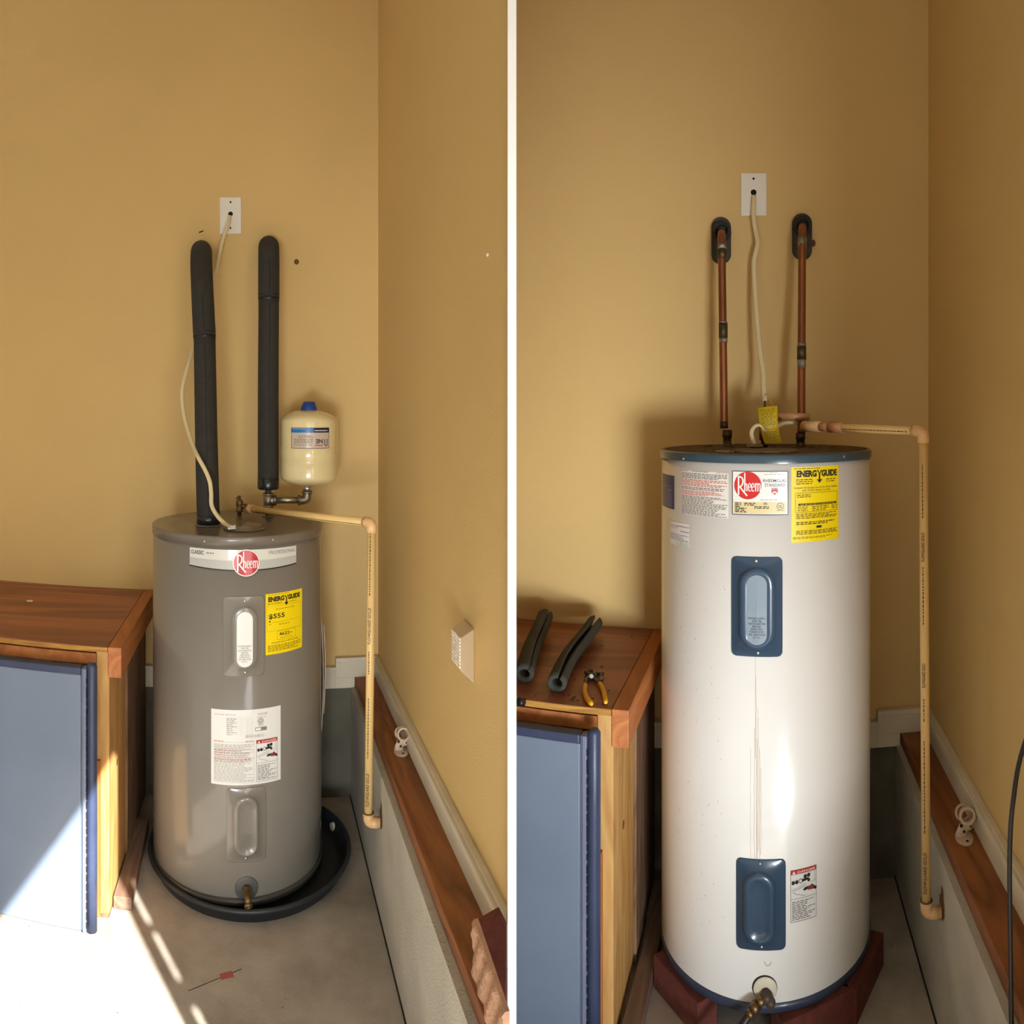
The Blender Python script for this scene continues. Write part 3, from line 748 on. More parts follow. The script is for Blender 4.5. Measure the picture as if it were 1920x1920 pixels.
# data sheet
sh = cyl_sheet(GC, 396, 1331, 526, 1472)
lb = patch(sh, 0, 0, 1, 1, E1).build('data_label', M_paper, gh, label='large white data and warning label')
q = MB(); rnd = random.Random(11)
fineprint(sh, 0.05, 0.055, 0.35, 0.075, 1, E2, q); fineprint(sh, 0.22, 0.105, 0.36, 0.34, 9, E2, q, ragged=0.6)
for i in range(9): stroke(sh, [(0.22, 0.10 + i * 0.028), (0.58, 0.10 + i * 0.028)], 0.0003, E2, q)
for a in (0.42, 0.51, 0.58): stroke(sh, [(a, 0.12), (a, 0.35)], 0.0003, E2, q)
for i in range(26):
    a = 0.48 + i * 0.0105; patch(sh, a, 0.335, a + rnd.uniform(0.002, 0.007), 0.372, E2, na=1, mb=q)
for i in range(14):
    a = 0.65 + i * 0.0105; patch(sh, a, 0.052, a + rnd.uniform(0.002, 0.006), 0.082, E2, na=1, mb=q)
fineprint(sh, 0.64, 0.10, 0.78, 0.115, 1, E2, q)
q.build('small_print', plain('faded_ink', (168, 168, 164), 0.5), lb)
q = MB()
disc(sh, 0.695, 0.16, 0.0098, E2, q, r0=0.82, n=30); disc(sh, 0.695, 0.16, 0.006, E2, q, r0=0.7, n=20); fineprint(sh, 0.66, 0.205, 0.74, 0.225, 2, E2, q)
frame(sh, 0.62, 0.245, 0.78, 0.288, 0.0016, E2, q); patch(sh, 0.70, 0.25, 0.78, 0.283, E2, mb=q)
lettering(sh, 'UL', 0.675, 0.148, 0.715, 0.172, E3, q)
fineprint(sh, 0.045, 0.455, 0.60, 0.955, 34, E2, q, thick=0.30)
frame(sh, 0.04, 0.43, 0.60, 0.965, 0.0004, E2, q)
q.build('print', plain('mid_grey_ink', (130, 128, 122), 0.5), lb)
q = MB(); fineprint(sh, 0.045, 0.41, 0.18, 0.43, 1, E2, q); fineprint(sh, 0.48, 0.41, 0.60, 0.43, 1, E2, q)
for b in (0.515, 0.535, 0.565, 0.60, 0.63, 0.655, 0.68): fineprint(sh, 0.05, b, 0.56, b + 0.012, 1, E3, q, rnd=rnd)
q.build('red_print', plain('faded_red_ink', (214, 120, 104), 0.5), lb)
danger(sh, 0.635, 0.415, 0.945, 0.965, lb)
# drain valve
ph, z = GC.hit(462, 1665); p = GC.pt(ph, z); n_ = Vector((math.sin(ph), -math.cos(ph), 0))
MB().lathe([(0.036, 0.0), (0.036, 0.0022), (0.033, 0.0035), (1e-4, 0.0035)], p - n_ * 0.001, n_, 40).build('escutcheon', mat('pan_grey', (86, 86, 84), 0.35), gh)
dv = MB().cyl(p, p + n_ * 0.03, 0.010, 20)
dv.cyl(p + n_ * 0.006, p + n_ * 0.018, 0.0145, 6)
dv.cyl(p + n_ * 0.022 + Vector((0, 0, 0.004)), p + n_ * 0.055 + Vector((0, 0, -0.018)), 0.0095, 20)
dv.lathe([(0.0095, 0), (0.0125, 0.001), (0.0125, 0.008), (0.0095, 0.009), (0.006, 0.009), (0.006, 0.002), (1e-4, 0.002)], p + n_ * 0.052 + Vector((0, 0, -0.016)), (n_ * 0.033 + Vector((0, 0, -0.022))), 20, closed=False)
dv.build('drain_valve', M_brass, gh, label='small brass drain valve')
# lid fittings: junction cover, sticker, cable clamp
jc = L.at_z(458, 992, gz1)
q = MB(); q.lathe([(1, -0.0005), (1, 0.0035), (0.96, 0.0050), (1e-4, 0.0050)], (0, 0, 0), (0, 0, 1), 48)
q.v = [Vector((jc.x + a.x * 0.070, jc.y + 0.02 + a.y * 0.075, gz1 + a.z)) for a in q.v]; q.build('junction_cover', M_greytop, gh)
ps = L.at_z(477, 981.5, gz1 + 0.006)
q = MB().lathe([(1, 0), (1, 0.001), (1e-4, 0.001)], (0, 0, 0), (0, 0, 1), 40); q.v = [Vector((ps.x + a.x * 0.027, ps.y + a.y * 0.040, gz1 + 0.0048 + a.z)) for a in q.v]; q.build('round_plug', plain('plug_tan', (150, 130, 106), 0.5), gh)
pc = L.at_z(434, 992, gz1 + 0.006)
q = MB().obox(pc + Vector((0, 0, 0.004)), (0.013, 0.003, 0.001), (-0.002, 0.008, 0), (0, 0, 0.004)); q.cyl(pc + Vector((-0.011, -0.006, 0.006)), pc + Vector((-0.011, -0.006, 0.013)), 0.003, 10); q.cyl(pc + Vector((0.011, -0.004, 0.006)), pc + Vector((0.011, -0.004, 0.014)), 0.003, 10)
q.obox(pc + Vector((0, -0.001, 0.010)), (0.009, 0.002, 0), (-0.001, 0.006, 0), (0, 0, 0.002)); q.build('cable_clamp', M_silver, gh, bevel=0.001)
# relief valve of brass on the lid
tv = L.at_z(449, 966, gz1)
q = MB().lathe([(0.008, 0), (0.008, 0.012), (0.013, 0.013), (0.013, 0.024), (0.010, 0.028), (0.013, 0.036), (0.014, 0.05), (0.010, 0.056), (0.006, 0.060), (0.003, 0.070), (1e-4, 0.070)], tv, (0, 0, 1), 20)
q.cyl(tv + Vector((0, 0, 0.034)), tv + Vector((0.026, -0.010, 0.034)), 0.009, 16)
q.tube([tv + Vector((-0.012, 0, 0.060)), tv + Vector((-0.004, 0, 0.071)), tv + Vector((0.006, 0, 0.070))], 0.0025, 8)
q.build('relief_valve', M_bronze, gh, label='aged brass pressure relief valve')
# steel nipple, tee
n2 = L.at_z(503, 968, gz1)
MB().lathe([(0.022, -0.0005), (0.022, 0.002), (0.016, 0.004), (1e-4, 0.004)], n2, (0, 0, 1), 30).build('nipple_flange', M_greytop, gh)

# drain pan
px_, py_ = -0.028, 2.508
pan = thing('drain_pan', L, (px_, py_, 0), 'round black plastic drain pan under the grey water heater', 'drain pan')
MB().lathe([(0.322, 0.0), (0.326, 0.002), (0.340, 0.044), (0.347, 0.046), (0.350, 0.041), (0.353, 0.044), (0.351, 0.052), (0.344, 0.055), (0.337, 0.050), (0.320, 0.008), (0.30, 0.006), (1e-4, 0.006)], (px_, py_, 0), (0, 0, 1), 128, closed=False).build('pan', M_panblk, pan)
a_ = math.radians(22)
pp = Vector((px_ + 0.322 * math.cos(a_), py_ + 0.322 * math.sin(a_), 0.026))
MB().cyl(pp, pp + Vector((0.022 * math.cos(a_), 0.022 * math.sin(a_), 0)), 0.014, 18).build('outlet_fitting', plain('fitting_white', (206, 196, 170), 0.4), pan)
# feet of the tank inside the pan
MB().lathe([(0.255, 0.006), (0.262, 0.03)], (GX, GY, 0), (0, 0, 1), 48).build('foot_ring', M_panblk, gh)

# plastic document pouch on the heater's right side
a_ = math.radians(96); pb = (GX + GR * math.sin(a_), GY - GR * math.cos(a_), 0.75)
dp = thing('document_pouch', L, pb, 'clear plastic pouch of papers stuck on the right side of the grey heater', 'pouch')
M_pouch = plain('clear_pouch', (210, 206, 200), 0.15, coat=0.6)
def side_sheet(a0, a1, z0, z1, o0, o1):
    return Sheet(lambda a, b, o: GC.pt(math.radians(a0 + (a1 - a0) * a), z0 + (z1 - z0) * b, o0 + (o1 - o0) * math.sin(b * PI) + o), 0.1, z0 - z1)
def thick(sh, off, t, mb, na=8, nb=16):
    vs = []; fs = []
    for o in (off, off + t):
        for j in range(nb + 1):
            for i in range(na + 1): vs.append(sh.p(i / na, j / nb, o))
    n1 = (na + 1) * (nb + 1)
    for j in range(nb):
        for i in range(na):
            k = j * (na + 1) + i
            fs.append((k, k + 1, k + na + 2, k + na + 1)); fs.append((n1 + k, n1 + k + na + 1, n1 + k + na + 2, n1 + k + 1))
    rim = [i for i in range(na + 1)] + [j * (na + 1) + na for j in range(1, nb + 1)] + [nb * (na + 1) + i for i in range(na - 1, -1, -1)] + [j * (na + 1) for j in range(nb - 1, 0, -1)]
    for i in range(len(rim)): a, b = rim[i], rim[(i + 1) % len(rim)]; fs.append((a, n1 + a, n1 + b, b))
    return mb.add(vs, fs, True)
thick(side_sheet(80, 122, 0.83, 0.46, 0.001, 0.006), 0.0, 0.0012, MB()).build('pouch', M_pouch, dp)
thick(side_sheet(88, 118, 0.81, 0.50, 0.004, 0.010), 0.002, 0.003, MB()).build('papers', mat('folded_papers', (196, 168, 136), 0.6, vary=0.1, scale=30), dp)

# ------------------------------------------------------------------ piping of the left bay
def Y(u, v, y): return L.at_y(u, v, y)
def insulated(name, pts_low, pts_up, label, r=0.0395, tie=None):
    base = pts_low[0]
    t = thing(name, L, base, label, 'insulated pipe')
    pl = smoothpts(pts_low, 8); pu = smoothpts(pts_up, 8)
    MB().tube(pl, r, 28).build('lower_sleeve', M_black, t)
    MB().tube(pu, [r * 1.04] * (len(pu) - 1) + [r * 0.98], 28).build('upper_sleeve', M_black, t)
    # taped joint with cable tie
    j = pu[0]; d = (pu[2] - pu[0]).normalized()
    MB().lathe([(r * 1.0, -0.010), (r * 1.045, -0.008), (r * 0.97, 0.0), (r * 1.045, 0.008), (r * 1.03, 0.018)], j, d, 28, closed=False).build('joint_tape', M_tape, t)
    # seam line
    q = MB(); s1 = [p + Vector((0.004, -r * 1.0, 0)) for p in pl[1:-1]]; q.tube(s1, 0.0014, 6); q.build('seam', M_tape, t)
    q = MB(); s2 = [p + Vector((0.002, -r * 1.04, 0)) for p in pu[:-9]]; q.tube(s2, 0.0016, 6); q.build('seam', M_tape, t)
    return t
P1 = [Y(391, 990, 2.434), Y(387, 830, 2.50), Y(383.5, 632, 2.58)]; P1[0].z = gz1 + 0.001
top1 = Y(378, 500, 2.66)
t1 = insulated('insulated_pipe', P1, [P1[2], Y(380, 560, 2.61), Y(377.5, 500, 2.655), Y(377.5, 478, 2.70), Y(377.5, 472, 2.78), Y(377.5, 470, 2.8795)], 'left of two black foam-insulated pipes above the grey heater', r=0.0395)
MB().lathe([(0.0405, 0), (0.0405, 0.03), (0.0395, 0.031)], P1[0], (0, 0, 1), 28).build('end_tape', M_tape, t1)
MB().lathe([(0.046, -0.0005), (0.046, 0.0015), (0.040, 0.003), (1e-4, 0.003)], P1[0] , (0, 0, 1), 32).build('pipe_flange', M_greytop, t1)
P2 = [Y(503, 915, 2.645), Y(503, 740, 2.665), Y(504, 560, 2.69)]
t2 = insulated('insulated_pipe', P2, [P2[2], Y(504, 520, 2.70), Y(504, 485, 2.715), Y(504, 466, 2.75), Y(504, 462, 2.80), Y(504, 461, 2.8795)], 'right of two black foam-insulated pipes, rising beside the cream expansion tank', r=0.0385)
MB().lathe([(0.0375, -0.004), (0.0398, 0.0), (0.0398, 0.036), (0.0385, 0.037)], P2[0], (0, 0, 1), 28).build('end_tape', M_tape, t2)
# steel tee assembly and expansion tank
tee = thing('steel_pipe_fitting', L, n2, 'threaded steel tee, nipple and elbow between heater lid and expansion tank', 'pipe fitting')
zc_ = L.at_y(503, 938, n2.y).z
c0 = Vector((n2.x, n2.y, zc_)); ex = L.at_y(576, 938, n2.y - 0.005).x
MB().cyl(Vector((n2.x, n2.y, gz1)), Vector((n2.x, n2.y, P2[0].z)), 0.0115, 20).build('riser_nipple', M_galv, tee)
q = MB().cyl(c0 + Vector((0, 0, -0.026)), c0 + Vector((0, 0, 0.026)), 0.0165, 20)
for s_ in (-1, 1): q.cyl(c0 + Vector((0, 0, s_ * 0.026)), c0 + Vector((0, 0, s_ * 0.018)), 0.0195, 20)
q.cyl(c0, c0 + Vector((0.028, 0, 0)), 0.0165, 20); q.cyl(c0 + Vector((0.020, 0, 0)), c0 + Vector((0.029, 0, 0)), 0.0195, 20)
q.build('tee', M_galv, tee)
MB().cyl(c0 + Vector((0.025, 0, 0)), Vector((ex - 0.02, c0.y, zc_)), 0.0120, 20).build('nipple', mat('bright_steel', (190, 180, 160), 0.3, metal=0.9), tee)
e0 = Vector((ex, c0.y, zc_))
q = MB().tube(smoothpts([e0 + Vector((-0.030, 0, 0)), e0 + Vector((-0.014, 0, 0)), e0 + Vector((-0.003, 0, 0.004)), e0 + Vector((0, 0, 0.016)), e0 + Vector((0, 0, 0.032))], 5), 0.0160, 18)
q.cyl(e0 + Vector((-0.033, 0, 0)), e0 + Vector((-0.024, 0, 0)), 0.0195, 20); q.cyl(e0 + Vector((0, 0, 0.024)), e0 + Vector((0, 0, 0.033)), 0.0195, 20)
q.build('elbow', M_galv, tee)
MB().cyl(e0 + Vector((0, 0, 0.032)), e0 + Vector((0, 0, 0.055)), 0.0135, 20).build('connector', M_silver, tee)
# tank
xr = 0.1055; xc = Vector((L.at_y(579.5, 800, c0.y).x, c0.y, 0))
zb_ = e0.z + 0.052; zt2 = L.at_y(579, 768, c0.y).z
et = thing('expansion_tank', L, (xc.x, xc.y, zb_), 'small cream expansion tank with blue cap and upside-down label', 'expansion tank')
zmid1, zmid2 = L.at_y(579, 838, c0.y - xr).z, L.at_y(579, 868, c0.y - xr).z
zs0 = L.at_y(579, 893, c0.y).z; zs1 = L.at_y(579, 792, c0.y).z
prof = [(0.020, zb_)] + [(xr * math.sin(t), zs0 - (zs0 - zb_) * math.cos(t)) for t in [i * PI / 20 for i in range(3, 11)]]
prof += [(xr, zmid2 - 0.003), (xr - 0.002, zmid2), (xr, zmid2 + 0.003), (xr, zmid1 - 0.002), (xr - 0.0012, zmid1), (xr, zmid1 + 0.002)]
prof += [(xr * math.cos(t), zs1 + (zt2 - zs1) * math.sin(t)) for t in [i * PI / 20 for i in range(0, 9)]] + [(1e-4, zt2)]
MB().lathe(prof, (xc.x, xc.y, 0), (0, 0, 1), 64).build('tank_body', M_cream, et)
MB().lathe([(0.031, zt2 - 0.004), (0.030, zt2 + 0.003), (0.022, zt2 + 0.026), (0.017, zt2 + 0.029), (1e-4, zt2 + 0.029)], (xc.x, xc.y, 0), (0, 0, 1), 32).build('valve_cap', M_bluecap, et)
EC = Cyl(L, xc.x, xc.y, xr)
sh = cyl_sheet(EC, 546.5, 802, 616.5, 841)
lb = patch(sh, 0, 0, 1, 1, E1, na=14).build('tank_label', mat('tank_label_silver', (198, 180, 160), 0.3, coat=0.4), et, label='upside-down blue and silver label')
patch(sh, 0, 0, 1, 0.24, E2, na=14).build('blue_band', M_lblue, lb); patch(sh, 0.58, 0.02, 1, 0.24, E3, na=8).build('dark_band', plain('band_dark', (40, 44, 66), 0.3), lb)
q = MB(); frame(sh, 0.005, 0.01, 0.995, 0.99, 0.0016, E3, q); lettering(sh, 'NE', 0.63, 0.55, 0.81, 0.76, E3, q, bold=0.03, flip=True)
stroke(sh, [(0.94, 0.55), (0.94, 0.80), (0.925, 0.87), (0.885, 0.87), (0.865, 0.80), (0.865, 0.55)], 0.0030, E3, q); q.build('lettering', plain('dark_teal_ink', (30, 56, 84), 0.4), lb)
q = MB(); fineprint(sh, 0.62, 0.80, 0.83, 0.90, 1, E3, q, fill=0.97); q.build('red_print', M_inkr, lb)
q = MB(); fineprint(sh, 0.06, 0.80, 0.57, 0.86, 1, E3, q); fineprint(sh, 0.08, 0.52, 0.57, 0.76, 3, E3, q, ragged=0.5); fineprint(sh, 0.2, 0.36, 0.57, 0.5, 2, E3, q); q.build('small_print', plain('label_brown_ink', (126, 104, 90), 0.5), lb)
q = MB(); fineprint(sh, 0.60, 0.10, 0.95, 0.18, 1, E4, q, fill=0.97); fineprint(sh, 0.04, 0.03, 0.4, 0.07, 1, E3, q); q.build('white_print', M_paper, lb)

def elbow_pts(a, c, b, r=0.018):
    a = Vector(a); c = Vector(c); b = Vector(b)
    p = c + (a - c).normalized() * r; q_ = c + (b - c).normalized() * r
    return [p + (a - c).normalized() * 0.012] + [p * (1 - t) ** 2 + c * 2 * t * (1 - t) + q_ * t * t for t in [i / 8 for i in range(9)]] + [q_ + (b - c).normalized() * 0.012]
def pipe_print(a, b, r, side, parent, txts, m):
    """runs of lettering along a pipe; txts = (t0, t1, text)"""
    a = Vector(a); b = Vector(b); d = (b - a); ln = d.length; d.normalize()
    sd_ = Vector(side) - d * Vector(side).dot(d); sd_.normalize(); up_ = sd_.cross(d)
    q = MB()
    for t0, t1, tx in txts:
        sh = Sheet(lambda s_, t_, o, t0=t0, t1=t1: a + d * ln * (t0 + (t1 - t0) * s_) + (sd_ * math.cos((t_ - 0.5) * 0.9) + up_ * -math.sin((t_ - 0.5) * 0.9)) * (r + o), ln * (t1 - t0), r * 0.9)
        if tx is None: fineprint(sh, 0, 0.2, 1, 0.8, 1, 0.0006, q, ragged=0, rnd=random.Random(int(t0 * 100)), word=(0.003, 0.009))
        else: lettering(sh, tx, 0, 0.1, 1, 0.9, 0.0006, q, bold=0.02)
    q.build('pipe_print', m, parent)

# relief pipe, left bay
rp = thing('relief_pipe', L, (0.35, 2.17, 0.3), 'cream plastic relief pipe running down right of the grey heater into the block wall', 'pipe')
A0 = tv + Vector((0.024, -0.010, 0.034)); A0.z = Y(466, 953, A0.y).z
A0 = L.at_y(468, 954, tv.y - 0.01)
C0 = Y(697, 980, 2.155); D0 = L.at_y(690.5, 1530, 2.165); D0.z = 0.300
pr = 0.0126
MB().tube([A0, C0], pr, 20).build('horizontal_pipe', M_cpvc, rp)
MB().tube([C0, D0], pr, 20).build('vertical_pipe', M_cpvc, rp)
MB().tube(elbow_pts(A0, C0, D0), pr * 1.28, 20).build('elbow', M_cpvcf, rp)
W0 = Vector((LB - 0.0016, D0.y - 0.005, D0.z))
q = MB().tube(elbow_pts(C0, D0, W0), pr * 1.30, 20); q.build('elbow', M_cpvcf, rp)
MB().cyl(D0 + Vector((0.015, 0, 0)), W0, pr * 1.15, 20).build('wall_stub', M_cpvcf, rp)
MB().cyl(A0 - (C0 - A0).normalized() * 0.012, A0 + (C0 - A0).normalized() * 0.022, pr * 1.32, 20).build('adapter', M_cpvcf, rp)
MB().lathe([(pr * 1.02, -0.0015), (pr * 1.36, -0.001), (pr * 1.36, 0.001), (pr * 1.02, 0.0015)], D0 + (C0 - D0).normalized() * 0.031, C0 - D0, 20, closed=False).build('glue_line', M_spot, rp)
M_pink = plain('pipe_ink', (70, 50, 24), 0.5)
pipe_print(A0, C0, pr, (0, -1, -0.35), rp, [(0.08, 0.95, None)], M_pink)
pipe_print(D0, C0, pr, (-0.5, -1, 0), rp, [(0.06, 0.17, 'FLOWGUARD GOLD'), (0.22, 0.42, None), (0.50, 0.58, None), (0.60, 0.72, 'FLOWGUARD GOLD'), (0.76, 0.97, None)], M_pink)
def wall_hole(bay, x, y, z, label):
    q = MB(); rnd = random.Random(2); n = 18; vs = [(x - 0.0012, y, z + 0.012)]
    for i in range(n):
        t = 2 * PI * i / n; r = rnd.uniform(0.016, 0.024); vs.append((x - 0.0012, y + r * math.cos(t) * 1.1, z + 0.012 + r * math.sin(t) * (2.4 if math.sin(t) > 0 else 1.5)))
    q.add(vs, [(0, 1 + (i + 1) % n, 1 + i) for i in range(n)])
    q.add([Vector(v) + Vector((0.0015, 0, 0)) for v in vs], [(0, 1 + i, 1 + (i + 1) % n) for i in range(n)])
    q.build('wall_hole', M_spot, bay=bay, base=(x, y, z), label=label, cat='hole')
wall_hole(L, LB, W0.y - 0.006, W0.z, 'ragged brown hole in the block wall around the left pipe elbow')

# cover plate and cable, left
def cover_plate(bay, u0, v0, u1, v1, yw, label):
    a = bay.at_y(u0, v0, yw - 0.006); b = bay.at_y(u1, v1, yw - 0.006); c = (a + b) / 2
    t = thing('cover_plate', bay, (c.x, yw, c.z), label, 'cover plate')
    MB().box((a.x, yw - 0.006, b.z), (b.x, yw, a.z)).build('plate', M_plate, t, bevel=0.003)
    for dz, r in ((0.36, 0.0038), (0.04, 0.0095), (-0.34, 0.0036)):
        MB().cyl((c.x, yw - 0.0068, c.z + dz * (a.z - b.z)), (c.x, yw - 0.004, c.z + dz * (a.z - b.z)), r, 18).build('hole', M_hole, t)
    return c
cover_plate(L, 412, 369.5, 452.5, 438.5, LY, 'white cover plate on the wall above the grey heater')
cover_plate(R, 1388.5, 324, 1437.5, 404, RY, 'white cover plate on the wall above the white heater')
cp = [Y(431, 404, 2.872), Y(428, 420, 2.855), Y(419, 445, 2.845), Y(411, 480, 2.83), Y(406, 505, 2.82), Y(400, 522, 2.80), Y(384, 580, 2.76), Y(366, 640, 2.70), Y(358, 668, 2.66), Y(347, 705, 2.62), Y(341, 735, 2.60), Y(343, 765, 2.58), Y(349, 795, 2.55),
      Y(361, 833, 2.49), Y(372, 858, 2.430), Y(384, 880, 2.415), Y(393, 902, 2.405), Y(396, 925, 2.395), Y(397, 948, 2.385), Y(408, 968, 2.375), Y(421, 981, 2.37), pc + Vector((-0.004, 0.002, 0.008))]
cp = smoothpts(cp, 6)
MB().tube(cp, 0.01, 10, flat=(0.0072, 0.003)).build('power_cable', M_cable, bay=L, base=cp[-1], label='off-white flat cable from the wall plate down past the left black pipe', cat='cable')

# small beige pipe clips on the sills
def clip(bay, x, y, label, rot=0.0):
    z = ZW
    t = thing('pipe_clip', bay, (x, y, z), label, 'pipe clip')
    d = Vector((-0.20, -1, 0.35)).normalized(); side = Vector((1, -0.15, 0)).normalized()
    c = Vector((x + 0.012, y + 0.0, z + 0.052))
    n = 32; ro, ri, h = 0.0205, 0.0145, 0.013
    MB().lathe([(ri, -h), (ro, -h), (ro, h), (ri, h), (ri, -h)], c, d, n, closed=False).build('ring', M_clip, t)
    MB().lathe([(ri, -h * 2.2), (ro, -h * 2.2), (ro, -h * 1.4), (ri, -h * 1.4), (ri, -h * 2.2)], c - d * 0.006 + Vector((-0.006, 0.01, -0.002)), d, n, closed=False).build('rear_ring', M_clip, t)
    q = MB().tube(smoothpts([c + Vector((-0.010, -0.004, -0.016)), c + Vector((-0.010, -0.004, -0.026)), Vector((x - 0.004, y - 0.004, z + 0.016)), Vector((x - 0.002, y - 0.004, z + 0.004))], 5), 0.0115, 14, flat=(0.0135, 0.006))
    q.build('body', M_clip, t)
    q = MB().sphere(c + Vector((0.003, -0.006, -0.024)), 0.0105, 10, (1, 0.7, 1)); q.build('lug', M_clip, t)
    q = MB().lathe([(1, 0), (1, 0.004), (0.9, 0.006), (1e-4, 0.006)], (0, 0, 0), (0, 0, 1), 30)
    q.v = [Vector((x + 0.002 + a.x * 0.022, y - 0.008 + a.y * 0.034, z + a.z)) for a in q.v]; q.build('base_flange', M_clip, t)
    q = MB().cyl(c + Vector((0.006, -0.0135, -0.022)), c + Vector((0.006, -0.0105, -0.022)), 0.0025, 10); q.cyl((x + 0.0, y - 0.0165, z + 0.022), (x + 0.0, y - 0.0125, z + 0.020), 0.003, 10)
    q.cyl((x - 0.006, y - 0.012, z + 0.034), (x - 0.006, y - 0.008, z + 0.034), 0.0035, 10)
    q.cyl((x + 0.004, y - 0.030, z + 0.0055), (x + 0.004, y - 0.030, z + 0.0066), 0.004, 12); q.build('screw_holes', M_hole, t)
cl = L.at_z(752, 1408, ZW); clip(L, cl.x - 0.004, cl.y, 'beige plastic pipe clip on the sill board near the grey heater')
cr_ = R.at_z(1812, 1568, ZW); clip(R, cr_.x - 0.010, cr_.y, 'beige plastic pipe clip on the sill board near the white heater')

# sensor on the right wall of the left bay
sn = thing('motion_sensor', L, (LD, 1.58, 1.0), 'beige wall-mounted sensor box on the wall at the right of the left bay', 'sensor')
T = [Vector((LD, 1.647, 1.056)), Vector((LD, 1.570, 1.054)), Vector((0.437, 1.510, 1.055)), Vector((0.4376, 1.580, 1.056))]
Bm = [Vector((LD, 1.647, 0.930)), Vector((LD, 1.570, 0.930)), Vector((0.437, 1.510, 0.984)), Vector((0.4376, 1.580, 0.984))]
q = MB().add(T + Bm, [(0, 3, 2, 1), (4, 5, 6, 7), (0, 1, 5, 4), (1, 2, 6, 5), (3, 0, 4, 7), (2, 3, 7, 6)]); q.build('housing', mat('sensor_beige', (206, 190, 164), 0.5, vary=0.03), sn, bevel=0.002)
q = MB(); rnd = random.Random(9)
for i in range(7):
    for j in range(9):
        a = (i + 0.5) / 7; b = 0.04 + j * 0.107
        top = T[2].lerp(T[3], a); bot = Bm[2].lerp(Bm[3], a); c = top.lerp(bot, b)
        q.sphere(c + Vector((-0.0005, 0, 0)), 0.0042, 5, (0.6, 1.0, rnd.uniform(0.8, 1.2)))
q.build('lens_array', mat('lens_plastic', (214, 200, 178), 0.25, coat=0.4), sn)

# brick on the sill in the left bay
def lpt(u, v, z): return L.at_z(u, v, z)
zt3 = 0.588
bk = thing('brick', L, (0.44, 1.25, ZW), 'red brick with a mortar-covered side, on the sill at bottom right of the left bay', 'brick')
a = lpt(889, 1723, zt3); 
# plan outline: far-left corner a, far-right, near-right, near-left (kept left of the partition end)
far_r = Vector((LD - 0.026, a.y + 0.02, 0)); nl = Vector((a.x - 0.016, 1.09, 0))
far_l = Vector((a.x, a.y, 0))
q = MB().prism([(far_l.x + 0.006, far_l.y), (far_r.x, far_r.y), (far_r.x, lnear(far_r.x) + 0.002), (nl.x + 0.006, lnear(nl.x + 0.006) + 0.004)], ZW, zt3); q.build('brick_body', M_redbrick, bk, bevel=0.003)
q = MB(); nA, nB = 30, 16; rnd = random.Random(4); vs = []; fs = []
p0 = Vector((nl.x, lnear(nl.x) + 0.006, 0)); p1 = Vector((far_l.x, far_l.y, 0))
for j in range(nB + 1):
    for i in range(nA + 1):
        p = p0.lerp(p1, i / nA); e = (0.003 + 0.0022 * math.sin(i * 0.9 + j * 0.5) + 0.0012 * math.sin(j * 1.7 - i * 0.4) + rnd.uniform(0, 0.0010)) * (0 if j == nB else 1)
        vs.append((p.x - e, p.y, ZW + (zt3 - ZW) * j / nB))
for j in range(nB):
    for i in range(nA): k = j * (nA + 1) + i; fs.append((k + 1, k, k + nA + 1, k + nA + 2))
n0 = len(vs); vs += [(p0.x + 0.008, p0.y, ZW), (p0.x + 0.008, p0.y, zt3), (p1.x + 0.008, p1.y, zt3), (p1.x + 0.008, p1.y, ZW)]
fs += [(n0, n0 + 3, n0 + 2, n0 + 1), tuple([n0 + 1, n0 + 2] + [nB * (nA + 1) + i for i in range(nA, -1, -1)]), tuple([n0 + 2, n0 + 3] + [j * (nA + 1) + nA for j in range(nB + 1)]), tuple([n0, n0 + 1] + [j * (nA + 1) for j in range(nB, -1, -1)]), tuple([n0 + 3, n0] + [i for i in range(nA + 1)])]
q.add(vs, fs); q.build('mortar_face', M_mortar, bk)

# marks: plugged hole in wall, nail, red paint on floor
p = Y(556, 491, LY - 0.001); MB().sphere(p, 0.010, 8, (1, 0.35, 1.1)).build('wall_plug', M_spot, bay=L, base=p, label='small brown plug in the wall right of the insulated pipes', cat='plug')
p = Y(377, 434.5, LY - 0.002); MB().tube([p + Vector((-0.009, 0, -0.003)), p, p + Vector((0.009, 0, 0.004))], 0.0022, 8).build('splinter', M_hole, bay=L, base=p, label='dark sliver on the wall above the left insulated pipe', cat='sliver')
p = L.at_x(914, 478, LD - 0.001); MB().sphere(p, 0.006, 6, (0.5, 1, 0.7)).build('nail_head', M_plate, bay=L, base=p, label='nail head high on the right wall of the left bay', cat='nail')
p = L.at_z(425, 1829, 0.0006); MB().obox(p, (0.017, 0.006, 0), (-0.003, 0.010, 0), (0, 0, 0.0006)).build('paint_mark', M_mark, bay=L, base=p, label='small red paint mark on the concrete in front of the grey heater', cat='mark')
q = MB(); a = L.at_z(353, 1858, 0.0004); b = L.at_z(453, 1817, 0.0004); q.tube([a, a.lerp(b, 0.5) + Vector((0, 0.002, 0)), b], 0.0009, 6)
q.build('floor_crack', M_joint, bay=L, base=a, label='hairline crack in the concrete crossing the red paint mark', cat='crack')

